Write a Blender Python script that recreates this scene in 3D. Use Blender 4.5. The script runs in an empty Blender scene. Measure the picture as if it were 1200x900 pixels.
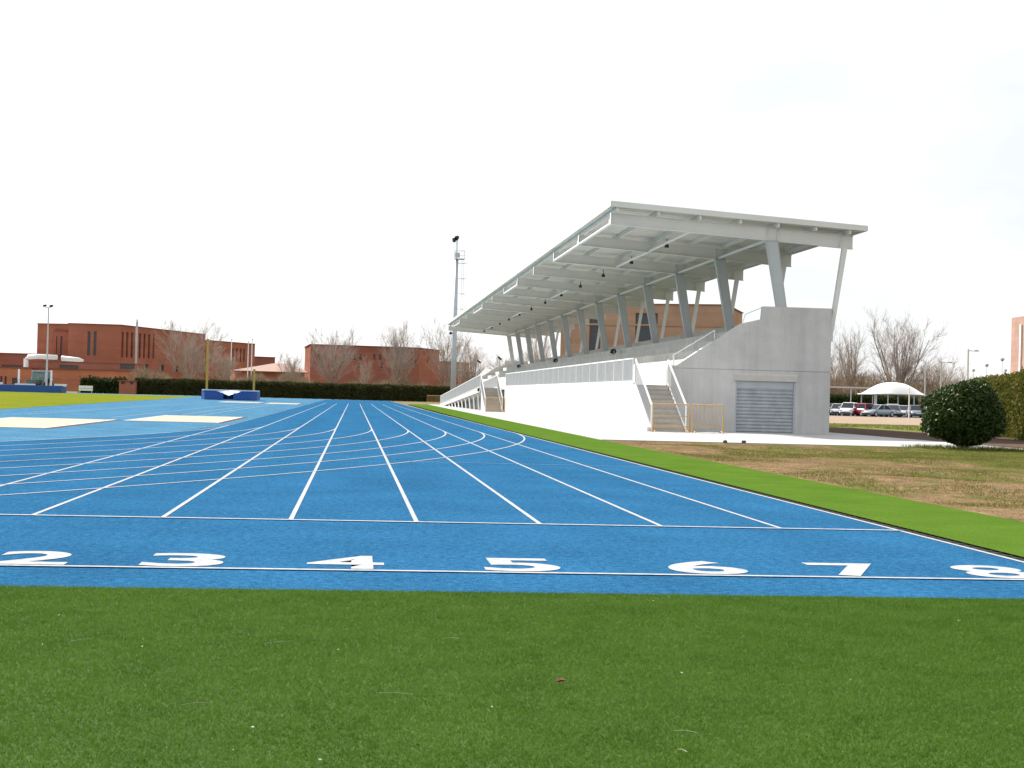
import bpy, bmesh, math, random
import numpy as np
from mathutils import Vector, Matrix
random.seed(7); RNG = np.random.default_rng(11)
S = bpy.context.scene; COL = S.collection
pi = math.pi
# ------------------------------------------------------------------ camera model
CAM = Vector((4.2372, 0.0, 1.25544)); F = 1750.0
CR = Vector((0.9940973, -0.10515303, 0.0267096)); CU = Vector((-0.02743093, -0.00541926, 0.99960901)); CF = Vector((0.10496717, 0.99444129, 0.00827172))
def ray(x, y): return CF + CR*((x-600)/F) - CU*((y-450)/F)
def atY(x, y, Y):
    d = ray(x, y); return CAM + d*((Y-CAM.y)/d.y)
def atZ(x, y, z=0.0):
    d = ray(x, y); return CAM + d*((z-CAM.z)/d.z)
def spot(x, Y, z=0.0):
    p = atY(x, 470, Y); return Vector((p.x, Y, z))

# ------------------------------------------------------------------ materials
def ramp(nt, fac, stops):
    r = nt.nodes.new('ShaderNodeValToRGB'); nt.links.new(fac, r.inputs['Fac'])
    e = r.color_ramp.elements
    while len(e) < len(stops): e.new(0.5)
    for el, (p, c) in zip(e, stops): el.position = p; el.color = (c[0], c[1], c[2], 1)
    return r.outputs['Color']
def noise(nt, vec, scale, detail=4, rough=0.55, stretch=None):
    if stretch:
        m = nt.nodes.new('ShaderNodeMapping'); m.inputs['Scale'].default_value = stretch
        nt.links.new(vec, m.inputs['Vector']); vec = m.outputs['Vector']
    n = nt.nodes.new('ShaderNodeTexNoise'); n.inputs['Scale'].default_value = scale
    n.inputs['Detail'].default_value = detail; n.inputs['Roughness'].default_value = rough
    nt.links.new(vec, n.inputs['Vector']); return n.outputs['Fac']
def mixc(nt, fac, a, b, mode='MIX'):
    m = nt.nodes.new('ShaderNodeMix'); m.data_type = 'RGBA'; m.blend_type = mode
    for sock, v in ((m.inputs['Factor'], fac), (m.inputs['A'], a), (m.inputs['B'], b)): pass
    ins = [i for i in m.inputs if i.enabled]
    f = m.inputs[0]; A = m.inputs[6]; B = m.inputs[7]
    for sock, v in ((f, fac), (A, a), (B, b)):
        if hasattr(v, 'links'): nt.links.new(v, sock)
        elif isinstance(v, (int, float)): sock.default_value = v
        else: sock.default_value = (v[0], v[1], v[2], 1)
    return m.outputs[2]
def base_mat(name, rough=0.7, spec=0.3):
    m = bpy.data.materials.new(name); m.use_nodes = True; nt = m.node_tree
    b = nt.nodes['Principled BSDF']; b.inputs['Roughness'].default_value = rough
    b.inputs['Specular IOR Level'].default_value = spec
    g = nt.nodes.new('ShaderNodeNewGeometry')
    return m, nt, b, g.outputs['Position']
def bump(nt, b, h, strength, dist):
    n = nt.nodes.new('ShaderNodeBump'); n.inputs['Strength'].default_value = strength; n.inputs['Distance'].default_value = dist
    nt.links.new(h, n.inputs['Height']); nt.links.new(n.outputs['Normal'], b.inputs['Normal'])
def mat(name, col, rough=0.7, var=0.15, scale=2.0, spec=0.3, metal=0.0, stretch=None, bscale=None, bst=0.2, bdist=0.01, fine=None):
    m, nt, b, pos = base_mat(name, rough, spec); b.inputs['Metallic'].default_value = metal
    lo = tuple(c*(1-var) for c in col); hi = tuple(min(1, c*(1+var)) for c in col)
    c = ramp(nt, noise(nt, pos, scale, 5, 0.6, stretch), [(0.3, lo), (0.7, hi)])
    if fine:
        fs, fv = fine
        f = ramp(nt, noise(nt, pos, fs, 2, 0.5), [(0.3, (1-fv,)*3), (0.7, (1+fv,)*3)])
        c = mixc(nt, 1.0, c, f, 'MULTIPLY')
    nt.links.new(c, b.inputs['Base Color'])
    if bscale: bump(nt, b, noise(nt, pos, bscale, 3), bst, bdist)
    return m
M = {}
def track_mat(name, col, fade):
    m, nt, b, pos = base_mat(name, 0.95, 0.0)
    lo = tuple(c*0.86 for c in col); hi = tuple(c*1.12 for c in col)
    c = ramp(nt, noise(nt, pos, 0.7, 6, 0.65), [(0.3, lo), (0.7, hi)])
    g = ramp(nt, noise(nt, pos, 95, 2, 0.7), [(0.30, (0.35, 0.42, 0.5)), (0.45, (0.9, 0.93, 0.95)), (0.56, (1.08,)*3), (0.70, (2.1, 1.75, 1.5))])
    c = mixc(nt, 1.0, c, g, 'MULTIPLY')
    g2 = ramp(nt, noise(nt, pos, 15, 6, 0.95), [(0.39, (0.5, 0.62, 0.7)), (0.5, (1.0,)*3), (0.61, (1.75, 1.48, 1.3))])
    c = mixc(nt, 1.0, c, g2, 'MULTIPLY')
    w = ramp(nt, noise(nt, pos, 1.0, 3, 0.6, (0.9, 0.06, 1)), [(0.35, (0.93,)*3), (0.68, (1.05,)*3)])     # wear along the lanes
    c = mixc(nt, 1.0, c, w, 'MULTIPLY')
    nt.links.new(c, b.inputs['Base Color'])
    bump(nt, b, noise(nt, pos, 95, 2, 0.7), 0.45, 0.006)
    return m
M['track'] = track_mat('blue_track_rubber', (0.0225, 0.101, 0.209), 0)
M['track_light'] = track_mat('light_blue_track_rubber', (0.062, 0.165, 0.27), 0)
M['line'] = mat('white_line_paint', (0.375, 0.385, 0.40), 0.85, 0.08, 2, 0.0, fine=(16, 0.15), bscale=95, bst=0.3, bdist=0.004)
M['turf_front'] = mat('turf_base', (0.042, 0.088, 0.012), 0.9, 0.15, 1.2, 0.1, fine=(60, 0.3), bscale=60, bst=0.6, bdist=0.02)
def strip_turf():
    m, nt, b, pos = base_mat('turf_strip_green', 0.95, 0.0)
    c = ramp(nt, noise(nt, pos, 1.1, 5, 0.6), [(0.3, (0.070, 0.134, 0.018)), (0.7, (0.092, 0.166, 0.024))])
    g = ramp(nt, noise(nt, pos, 45, 3, 0.7), [(0.25, (0.5, 0.55, 0.5)), (0.55, (1.0,)*3), (0.75, (1.35, 1.3, 1.2))])
    nt.links.new(mixc(nt, 1.0, c, g, 'MULTIPLY'), b.inputs['Base Color']); bump(nt, b, noise(nt, pos, 45, 3, 0.7), 0.7, 0.02); return m
M['turf_strip'] = strip_turf()
def field_mat():
    m, nt, b, pos = base_mat('infield_grass', 0.95, 0.0)
    c = ramp(nt, noise(nt, pos, 0.25, 6, 0.65), [(0.3, (0.12, 0.155, 0.014)), (0.5, (0.15, 0.175, 0.018)), (0.66, (0.2, 0.19, 0.035))])
    g = ramp(nt, noise(nt, pos, 9, 4, 0.7), [(0.3, (0.75,)*3), (0.7, (1.2,)*3)])
    nt.links.new(mixc(nt, 1.0, c, g, 'MULTIPLY'), b.inputs['Base Color']); bump(nt, b, noise(nt, pos, 14, 3), 0.6, 0.05); return m
M['field'] = field_mat()
def dirt_mat():
    m, nt, b, pos = base_mat('dry_grass_and_dirt', 0.95, 0.0)
    dirt = ramp(nt, noise(nt, pos, 2.2, 7, 0.7), [(0.28, (0.085, 0.058, 0.033)), (0.5, (0.19, 0.128, 0.073)), (0.72, (0.27, 0.195, 0.115))])
    grass = ramp(nt, noise(nt, pos, 3.0, 6, 0.7), [(0.3, (0.065, 0.078, 0.016)), (0.55, (0.105, 0.118, 0.03)), (0.75, (0.17, 0.15, 0.06))])
    # greener towards +X, barer near the pavement corner
    sx = nt.nodes.new('ShaderNodeSeparateXYZ'); nt.links.new(pos, sx.inputs[0])
    mr = nt.nodes.new('ShaderNodeMapRange'); mr.inputs[1].default_value = 12; mr.inputs[2].default_value = 23; mr.inputs[3].default_value = -0.09; mr.inputs[4].default_value = 0.13
    nt.links.new(sx.outputs['X'], mr.inputs[0])
    ad = nt.nodes.new('ShaderNodeMath'); ad.operation = 'ADD'
    nt.links.new(noise(nt, pos, 0.6, 6, 0.75, (1, 0.5, 1)), ad.inputs[0]); nt.links.new(mr.outputs[0], ad.inputs[1])
    f = ramp(nt, ad.outputs[0], [(0.44, (0, 0, 0)), (0.56, (1, 1, 1))])
    c = mixc(nt, f, dirt, grass)
    g = ramp(nt, noise(nt, pos, 22, 4, 0.7), [(0.3, (0.65,)*3), (0.7, (1.3,)*3)])
    nt.links.new(mixc(nt, 1.0, c, g, 'MULTIPLY'), b.inputs['Base Color']); bump(nt, b, noise(nt, pos, 7, 6, 0.75), 0.6, 0.04); return m
M['dirt'] = dirt_mat()
M['soil'] = mat('bare_brown_soil', (0.095, 0.06, 0.043), 0.95, 0.35, 3, 0.1, bscale=8, bst=0.8, bdist=0.06)
M['verge'] = mat('verge_grass', (0.14, 0.155, 0.03), 0.9, 0.35, 1.5, 0.1, fine=(18, 0.3), bscale=12, bst=0.6, bdist=0.05)
M['sandpath'] = mat('sandy_path', (0.30, 0.225, 0.165), 0.95, 0.15, 0.6, 0.1, fine=(5, 0.12))
M['asphalt'] = mat('asphalt', (0.06, 0.06, 0.06), 0.9, 0.2, 1.0, 0.2)
M['ground'] = mat('far_ground', (0.16, 0.13, 0.065), 0.95, 0.3, 0.15, 0.1)
M['pave'] = mat('pale_concrete_paving', (0.41, 0.405, 0.40), 0.85, 0.07, 0.5, 0.2, fine=(12, 0.06), bscale=30, bst=0.2, bdist=0.004)
M['sand'] = mat('pale_pit_sand', (0.385, 0.355, 0.285), 0.95, 0.08, 1.3, 0.1, fine=(14, 0.08), bscale=5, bst=0.7, bdist=0.06)
def concrete(name, col):
    m, nt, b, pos = base_mat(name, 0.82, 0.22)
    lo = tuple(c*0.84 for c in col); hi = tuple(c*1.12 for c in col)
    c = ramp(nt, noise(nt, pos, 0.45, 7, 0.68), [(0.3, lo), (0.7, hi)])
    s = ramp(nt, noise(nt, pos, 1.0, 5, 0.65, (2.4, 2.4, 0.16)), [(0.28, (0.86,)*3), (0.5, (1.0,)*3), (0.72, (1.07,)*3)])
    c = mixc(nt, 1.0, c, s, 'MULTIPLY')
    s2 = ramp(nt, noise(nt, pos, 9, 3, 0.6), [(0.24, (0.82,)*3), (0.36, (1.0,)*3)])
    c = mixc(nt, 1.0, c, s2, 'MULTIPLY')
    nt.links.new(c, b.inputs['Base Color']); bump(nt, b, noise(nt, pos, 5, 5), 0.25, 0.01); return m
M['concrete'] = concrete('bare_concrete', (0.58, 0.57, 0.555))
M['concrete_step'] = concrete('stepped_concrete', (0.56, 0.55, 0.52))
M['white_wall'] = mat('white_rendered_wall', (0.62, 0.615, 0.595), 0.8, 0.03, 0.6)
M['steel'] = mat('pale_grey_painted_steel', (0.73, 0.72, 0.69), 0.7, 0.05, 0.8, 0.1)
M['column_steel'] = mat('shaded_column_steel', (0.47, 0.49, 0.50), 0.6, 0.05, 0.8, 0.2)  # beam paint with under-roof shade darkened into the colour; chimney shares it
M['roofsteel'] = mat('roof_sheet_steel', (0.70, 0.69, 0.645), 0.75, 0.05, 0.5, 0.15)
M['rail'] = mat('white_painted_rail', (0.74, 0.75, 0.76), 0.45, 0.04, 2, 0.4)
M['railgrey'] = mat('galvanised_bars', (0.50, 0.51, 0.52), 0.5, 0.08, 2, 0.4)
M['railbar'] = mat('shade_grey_railing_bar', (0.56, 0.57, 0.58), 0.6, 0.06, 2, 0.2)  # shade on the bars' near side put into the grey; rails stay white
M['door'] = mat('galvanised_shutter', (0.42, 0.45, 0.47), 0.5, 0.08, 2.0, 0.4, 0.1, fine=(4, 0.06))
M['box'] = mat('cream_shutter_box', (0.56, 0.53, 0.48), 0.6, 0.06, 2)
M['dark'] = mat('dark_plastic', (0.025, 0.025, 0.028), 0.5, 0.1, 5)
M['drain'] = mat('dark_drain', (0.02, 0.022, 0.02), 0.8, 0.3, 30)
M['wood'] = mat('tan_stair_tread', (0.42, 0.35, 0.27), 0.8, 0.15, 2)
M['yellow'] = mat('worn_yellow_paint', (0.55, 0.36, 0.15), 0.55, 0.12, 4)
M['post_yellow'] = mat('yellow_post_paint', (0.42, 0.29, 0.06), 0.55, 0.08, 2)
M['matblue'] = mat('blue_mat_vinyl', (0.018, 0.085, 0.32), 0.5, 0.1, 1.5, 0.35)
M['matpale'] = mat('pale_mat_top', (0.55, 0.62, 0.70), 0.6, 0.06, 1.5)
M['white'] = mat('white_paint', (0.78, 0.78, 0.77), 0.5, 0.04, 2)
M['canvas'] = mat('white_canopy_fabric', (0.80, 0.79, 0.75), 0.7, 0.03, 1)
M['lamp_pole'] = mat('pale_green_grey_pole', (0.50, 0.52, 0.46), 0.5, 0.05, 2)
M['galv'] = mat('galvanised_mast', (0.46, 0.49, 0.52), 0.45, 0.08, 1.5, 0.4, 0.2)
def brick(name, c1, c2, mortar, sc=1.0):
    m, nt, b, pos = base_mat(name, 0.9, 0.0)
    # coursed brickwork from world height and along-wall distance
    sx = nt.nodes.new('ShaderNodeSeparateXYZ'); nt.links.new(pos, sx.inputs[0])
    ad = nt.nodes.new('ShaderNodeMath'); ad.operation = 'ADD'; nt.links.new(sx.outputs['X'], ad.inputs[0]); nt.links.new(sx.outputs['Y'], ad.inputs[1])
    cb = nt.nodes.new('ShaderNodeCombineXYZ'); nt.links.new(ad.outputs[0], cb.inputs[0]); nt.links.new(sx.outputs['Z'], cb.inputs[1])
    bt = nt.nodes.new('ShaderNodeTexBrick'); bt.inputs['Scale'].default_value = sc
    bt.inputs['Color1'].default_value = (*c1, 1); bt.inputs['Color2'].default_value = (*c2, 1); bt.inputs['Mortar'].default_value = (*mortar, 1)
    bt.inputs['Mortar Size'].default_value = 0.012; bt.inputs['Brick Width'].default_value = 0.26; bt.inputs['Row Height'].default_value = 0.075
    nt.links.new(cb.outputs[0], bt.inputs['Vector'])
    v = ramp(nt, noise(nt, pos, 0.25, 6, 0.6), [(0.3, (0.85,)*3), (0.7, (1.12,)*3)])
    bands = ramp(nt, noise(nt, pos, 1.0, 2, 0.5, (0.02, 0.02, 0.8)), [(0.35, (0.92,)*3), (0.65, (1.06,)*3)])
    c = mixc(nt, 1.0, bt.outputs['Color'], v, 'MULTIPLY')
    nt.links.new(mixc(nt, 1.0, c, bands, 'MULTIPLY'), b.inputs['Base Color']); return m
M['brick'] = brick('red_brick', (0.40, 0.125, 0.07), (0.335, 0.105, 0.062), (0.38, 0.2, 0.14))
M['brick_dark'] = brick('dark_red_brick', (0.31, 0.10, 0.065), (0.26, 0.085, 0.057), (0.31, 0.17, 0.12))
M['brick_orange'] = brick('orange_brick', (0.56, 0.17, 0.08), (0.48, 0.15, 0.072), (0.48, 0.26, 0.17))
M['brick_tan'] = brick('tan_brick', (0.47, 0.275, 0.17), (0.42, 0.25, 0.155), (0.45, 0.31, 0.22))
M['brick_pink'] = brick('pink_brick', (0.42, 0.26, 0.21), (0.38, 0.24, 0.195), (0.42, 0.3, 0.25))
M['glass'] = mat('dark_window_glass', (0.03, 0.035, 0.045), 0.12, 0.2, 1, 0.6)
M['tile'] = mat('pale_clay_roof_tile', (0.34, 0.22, 0.18), 0.85, 0.12, 1.2)
M['metalroof'] = mat('dull_red_metal_roof', (0.25, 0.09, 0.06), 0.6, 0.1, 0.5)
M['bark'] = mat('grey_brown_bark', (0.30, 0.25, 0.20), 0.9, 0.35, 1.5, 0.1)
M['bark2'] = mat('warm_brown_bark', (0.24, 0.165, 0.11), 0.9, 0.35, 1.5, 0.1)
M['twig'] = mat('bare_twig', (0.40, 0.34, 0.295), 0.9, 0.3, 0.6, 0.1)
M['scrub'] = mat('brown_scrub_twig', (0.30, 0.22, 0.15), 0.95, 0.45, 0.5, 0.1)
def leaf(name, stops, scale, rough=0.55, trans=0.25, spec=0.3):
    m, nt, b, pos = base_mat(name, rough, spec)
    c = ramp(nt, noise(nt, pos, scale, 5, 0.75), stops); nt.links.new(c, b.inputs['Base Color'])
    t = nt.nodes.new('ShaderNodeBsdfTranslucent'); nt.links.new(c, t.inputs['Color'])
    mx = nt.nodes.new('ShaderNodeMixShader'); mx.inputs[0].default_value = trans
    nt.links.new(b.outputs[0], mx.inputs[1]); nt.links.new(t.outputs[0], mx.inputs[2])
    nt.links.new(mx.outputs[0], nt.nodes['Material Output'].inputs['Surface']); return m
M['hedge_dark'] = leaf('dark_hedge_leaf', [(0.3, (0.028, 0.034, 0.012)), (0.55, (0.06, 0.064, 0.022)), (0.75, (0.11, 0.09, 0.038))], 0.9, 0.8, 0.25, 0.05)
M['hedge_olive'] = leaf('olive_hedge_leaf', [(0.28, (0.05, 0.062, 0.01)), (0.5, (0.10, 0.108, 0.018)), (0.72, (0.17, 0.135, 0.038))], 0.8, 0.7, 0.3, 0.08)
M['bushleaf'] = leaf('glossy_bush_leaf', [(0.3, (0.017, 0.034, 0.008)), (0.55, (0.045, 0.075, 0.018)), (0.75, (0.12, 0.145, 0.04))], 7, 0.5, 0.12, 0.2)
M['shrubleaf'] = leaf('dark_green_shrub_leaf', [(0.3, (0.018, 0.032, 0.01)), (0.7, (0.055, 0.075, 0.02))], 1, 0.8, 0.2, 0.05)
M['blade'] = leaf('turf_blade', [(0.26, (0.060, 0.135, 0.014)), (0.5, (0.090, 0.182, 0.022)), (0.74, (0.12, 0.212, 0.034))], 2.5, 0.6, 0.35, 0.06)
M['tuft'] = leaf('dry_tuft_blade', [(0.32, (0.095, 0.125, 0.022)), (0.52, (0.15, 0.17, 0.036)), (0.7, (0.23, 0.215, 0.07))], 0.9, 0.8, 0.25, 0.0)
M['straw'] = leaf('dry_straw_blade', [(0.3, (0.19, 0.125, 0.07)), (0.5, (0.29, 0.205, 0.12)), (0.7, (0.38, 0.29, 0.18))], 1.3, 0.8, 0.25, 0.0)
M['petal'] = mat('pale_litter', (0.36, 0.35, 0.25), 0.8, 0.2, 40)
M['deadleaf'] = mat('dead_brown_leaf', (0.16, 0.05, 0.025), 0.7, 0.2, 40)
M['stone'] = mat('dark_stone', (0.10, 0.085, 0.07), 0.9, 0.3, 20)
M['tyre'] = mat('black_tyre', (0.018,)*3, 0.9, 0.1, 5)
M['rim'] = mat('alloy_rim', (0.45,)*3, 0.35, 0.1, 5, 0.5, 0.5)
M['carglass'] = mat('car_window', (0.02, 0.025, 0.03), 0.15, 0.1, 2, 0.18)
M['cabglass'] = mat('pale_green_cab_glass', (0.16, 0.22, 0.19), 0.2, 0.25, 1.5, 0.3)
M['headlamp'] = mat('headlamp_lens', (0.75, 0.76, 0.78), 0.1, 0.05, 4, 0.7)
M['taillamp'] = mat('tail_lamp_lens', (0.35, 0.012, 0.012), 0.2, 0.05, 4, 0.6)
def carpaint(n, c):
    m = mat('car_paint_'+n, c, 0.25, 0.03, 1, 0.55); m.node_tree.nodes['Principled BSDF'].inputs['Coat Weight'].default_value = 0.6; return m

# ------------------------------------------------------------------ mesh builder
class MB:
    def __init__(s): s.v = []; s.f = []
    def add(s, vs, fs):
        o = len(s.v); s.v += [tuple(v) for v in vs]; s.f += [tuple(i+o for i in f) for f in fs]; return s
    def box(s, a, b):
        x0, x1 = sorted((a[0], b[0])); y0, y1 = sorted((a[1], b[1])); z0, z1 = sorted((a[2], b[2]))
        return s.add([(x0,y0,z0),(x1,y0,z0),(x1,y1,z0),(x0,y1,z0),(x0,y0,z1),(x1,y0,z1),(x1,y1,z1),(x0,y1,z1)],
                     [(0,3,2,1),(4,5,6,7),(0,1,5,4),(1,2,6,5),(2,3,7,6),(3,0,4,7)])
    def beam(s, p, q, w, h, up=(0,0,1), w2=None, h2=None):
        p, q = Vector(p), Vector(q); d = (q-p).normalized(); u = Vector(up)
        x = d.cross(u)
        if x.length < 1e-6: x = d.cross(Vector((0,1,0)))
        x.normalize(); y = x.cross(d).normalized()
        w2 = w if w2 is None else w2; h2 = h if h2 is None else h2
        vs = []
        for c, ww, hh in ((p, w, h), (q, w2, h2)):
            for sx, sy in ((-1,-1),(1,-1),(1,1),(-1,1)): vs.append(c + x*(sx*ww/2) + y*(sy*hh/2))
        return s.add(vs, [(0,1,2,3),(7,6,5,4),(0,4,5,1),(1,5,6,2),(2,6,7,3),(3,7,4,0)])
    def tube(s, pts, rs, n=6, cap=True):
        pts = [Vector(p) for p in pts]
        if isinstance(rs, (int, float)): rs = [rs]*len(pts)
        vs = []; fs = []
        for i, p in enumerate(pts):
            d = (pts[min(i+1, len(pts)-1)] - pts[max(i-1, 0)])
            d = d.normalized() if d.length > 1e-9 else Vector((0,0,1))
            a = d.cross(Vector((0,0,1))) if abs(d.z) < 0.95 else d.cross(Vector((0,1,0)))
            a.normalize(); b = d.cross(a)
            for k in range(n):
                t = 2*pi*k/n; vs.append(p + a*(rs[i]*math.cos(t)) + b*(rs[i]*math.sin(t)))
        for i in range(len(pts)-1):
            for k in range(n): fs.append((i*n+k, i*n+(k+1)%n, (i+1)*n+(k+1)%n, (i+1)*n+k))
        if cap: fs.append(tuple(range(n))[::-1]); fs.append(tuple((len(pts)-1)*n+k for k in range(n)))
        return s.add(vs, fs)
    def prism(s, poly, f0, f1):
        n = len(poly); vs = [f0(*p) for p in poly] + [f1(*p) for p in poly]
        fs = [tuple(range(n))[::-1], tuple(range(n, 2*n))] + [(i, (i+1)%n, n+(i+1)%n, n+i) for i in range(n)]
        return s.add(vs, fs)
    def prismY(s, poly, y0, y1): return s.prism(poly, lambda x, z: (x, y0, z), lambda x, z: (x, y1, z))
    def prismZ(s, poly, z0, z1): return s.prism(poly, lambda x, y: (x, y, z0), lambda x, y: (x, y, z1))
    def poly(s, pts): return s.add(pts, [tuple(range(len(pts)))])
    def sphere(s, c, r, nu=10, nv=7, sq=(1,1,1)):
        vs = [(c[0], c[1], c[2]-r*sq[2])]
        for j in range(1, nv):
            t = -pi/2 + pi*j/nv
            for i in range(nu):
                a = 2*pi*i/nu; vs.append((c[0]+r*sq[0]*math.cos(t)*math.cos(a), c[1]+r*sq[1]*math.cos(t)*math.sin(a), c[2]+r*sq[2]*math.sin(t)))
        vs.append((c[0], c[1], c[2]+r*sq[2])); fs = []
        for i in range(nu): fs.append((0, 1+(i+1)%nu, 1+i)); fs.append((len(vs)-1, 1+(nv-2)*nu+i, 1+(nv-2)*nu+(i+1)%nu))
        for j in range(nv-2):
            for i in range(nu):
                a = 1+j*nu; fs.append((a+i, a+(i+1)%nu, a+nu+(i+1)%nu, a+nu+i))
        return s.add(vs, fs)
    def build(s, name, m, parent=None, smooth=False, loc=None, fix=True):
        me = bpy.data.meshes.new(name); me.from_pydata(s.v, [], s.f); me.update()
        if fix:
            bm = bmesh.new(); bm.from_mesh(me); bmesh.ops.recalc_face_normals(bm, faces=bm.faces); bm.to_mesh(me); bm.free()
        if smooth: me.shade_smooth()
        return link(name, me, m, parent, loc)
def link(name, me, m, parent=None, loc=None):
    o = bpy.data.objects.new(name, me); COL.objects.link(o)
    if m is not None and not me.materials: me.materials.append(M[m] if isinstance(m, str) else m)
    if parent is not None:
        o.parent = parent
        # meshes are written in world space unless the parent is at the origin
        o.matrix_parent_inverse = Matrix.Translation(-root_of(parent)) if parent.get('_world') else Matrix()
    if loc is not None: o.location = loc
    return o
def root_of(o):
    p = Vector(o.location)
    while o.parent is not None: o = o.parent; p += Vector(o.location)
    return p
def thing(name, label, cat, loc=(0,0,0), rz=0, group=None, world=False):
    o = bpy.data.objects.new(name, None); COL.objects.link(o); o.empty_display_size = 0.3
    o.location = loc; o.rotation_euler = (0,0,rz); tag(o, label, cat, group)
    if world: o['_world'] = 1
    return o
def tag(o, label, cat, group=None, kind=None):
    o['label'] = label; o['category'] = cat
    if group: o['group'] = group
    if kind: o['kind'] = kind
    return o
def part(mb, name, m, parent, smooth=False, label=None, fix=True):
    """a part whose mesh is given in world coordinates, parented to an Empty or part"""
    w = root_of(parent); mb.v = [(x-w.x, y-w.y, z-w.z) for x, y, z in mb.v]
    o = mb.build(name, m, parent, smooth, fix=fix)
    if label: o['label'] = label
    return o
def struct(mb, name, m, label=None):
    o = mb.build(name, m); o['kind'] = 'structure'
    if label: o['label'] = label
    return o
def np_mesh(name, verts, nper, m, parent=None):
    """verts (N*nper,3) -> N separate faces of nper corners"""
    n = len(verts)//nper; me = bpy.data.meshes.new(name)
    me.vertices.add(n*nper); me.vertices.foreach_set('co', verts.astype(np.float32).ravel())
    me.loops.add(n*nper); me.loops.foreach_set('vertex_index', np.arange(n*nper, dtype=np.int32))
    me.polygons.add(n); me.polygons.foreach_set('loop_start', np.arange(0, n*nper, nper, dtype=np.int32))
    me.update(calc_edges=True); me.validate()
    return link(name, me, m, parent)
def copy_tree(o, parent=None, shared=None):
    c = o.copy(); COL.objects.link(c); c.parent = parent
    for ch in list(o.children): copy_tree(ch, c)
    return c

# ================================================================== SETTING
W = 1.22; EDGE = 8*W; Y1 = 14.6; Y2 = 10.6; Y3 = 9.41; YC = 52.0; R0 = 59.6; YEND = 162.0
g = MB(); g.poly([(-900,-400,-0.06),(900,-400,-0.06),(900,2500,-0.06),(-900,2500,-0.06)]); struct(g, 'ground', 'ground')
t = MB(); t.poly([(-70,-30,0),(EDGE+0.04,-30,0),(EDGE+0.04,238,0),(-70,238,0)]); track = struct(t, 'running_track', 'track')
def circ(R, x): return YC - math.sqrt(max(0, R*R - (x+R0)**2))
# light blue field-event apron inside the bend
xs = [0 - 45*i/50 for i in range(51)]
pts = [(x, circ(R0, x), 0.004) for x in xs] + [(-45, 30, 0.004), (-12.2, 71, 0.004), (-13.4, 101, .004), (-15, 147, .004), (-18.5, 222, .004), (-60, 222, .004), (-60, 236, .004), (0, 236, 0.004)]
t = MB(); t.poly(pts); struct(t, 'field_event_apron', 'track_light')
t = MB(); t.poly([(-45.1,30,0.012),(-12.2,71,0.012),(-13.4,101,.012),(-15,147,.012),(-18.5,222,.012),(-90,222,.012),(-90,30,.012)]); struct(t, 'infield_grass', 'field')
# pitch-side turf in front and beside
xs = [-14 + 14*i/24 for i in range(25)]
pts = [(60,-30,0.012),(60,Y3-0.0,0.012)]
pts = [(EDGE+0.11,-30,0.012),(EDGE+0.11,Y3,0.012)] + [(x, min(Y3, circ(R0+EDGE, x)-0.3), 0.012) for x in [-4.6-0.4*i for i in range(24)]] + [(-14,-30,0.012)]
t = MB(); t.poly(pts); struct(t, 'front_turf', 'turf_front')
t = MB(); t.poly([(EDGE+0.11,-30,0.02),(11.62,-30,0.02),(11.64,40,0.02),(12.2,100,.02),(13.0,178,0.02),(EDGE+0.75,178,0.02),(EDGE+0.11,60,.02)]); struct(t, 'turf_strip', 'turf_strip')
# slotted drain between track and turf strip
t = MB()
t.box((EDGE+0.045,9,-0.03),(EDGE+0.105,120,0.006)); dr = struct(t, 'drain_channel', 'drain')
t = MB()
for i in range(300): t.box((EDGE+0.05,9.2+i*0.2,0.0065),(EDGE+0.1,9.2+i*0.2+0.06,0.012))
o = t.build('grate_bar', 'tyre', dr)
# dry grass, verge, soil, sandy path, car park
gx, gy = np.meshgrid(np.linspace(11.62, 60, 120), np.linspace(-10, 44.2, 130))
hz = np.zeros_like(gx)
for k in range(26):
    a = RNG.uniform(0, 2*pi); fr = RNG.uniform(0.25, 1.6); hz += np.sin(fr*(gx*np.cos(a)+gy*np.sin(a)) + RNG.uniform(0, 6))*0.02/ (fr+0.6)
hz = 0.0 + np.clip(hz, -0.05, 0.09)*np.clip((gx-11.62)/1.0, 0, 1)*np.clip((44.2-gy)/1.2, 0, 1)
t = MB(); n0, n1 = gx.shape
t.v = [(float(gx[i,j]), float(gy[i,j]), float(hz[i,j])+0.014) for i in range(n0) for j in range(n1)]
t.f = [(i*n1+j, i*n1+j+1, (i+1)*n1+j+1, (i+1)*n1+j) for i in range(n0-1) for j in range(n1-1)]
o = struct(t, 'dry_grass', 'dirt'); o.data.shade_smooth()
t = MB(); t.poly([(25.3,44.2,0.0),(120,44.2,0.0),(120,100,0.0),(25.3,100,0.0)]); struct(t, 'grass_verge', 'verge')
t = MB(); t.poly([(25.35,44.25,0.02),(60,45.5,0.02),(60,56,0.02),(36,64,0.02),(32.2,70,0.02),(31.5,80,.02),(25.35,74,0.02)]); struct(t, 'bare_soil', 'soil')
t = MB(); t.poly([(25.3,100,-0.01),(140,86,-0.01),(140,168,-0.01),(24.2,168,-0.01)]); struct(t, 'sandy_path', 'sandpath')
t = MB(); t.poly([(24.2,168,0.0),(160,168,0.0),(160,240,0.0),(24.2,240,0.0)]); struct(t, 'car_park', 'asphalt')
# concrete plaza (a slab, so it has an edge)
t = MB(); t.prismZ([(11.65,44.3),(25.3,44.3),(25.3,66),(24.3,66),(24.3,178),(13.05,178),(12.2,100),(11.72,50)], -0.05, 0.035); struct(t, 'plaza_paving', 'pave')

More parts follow.
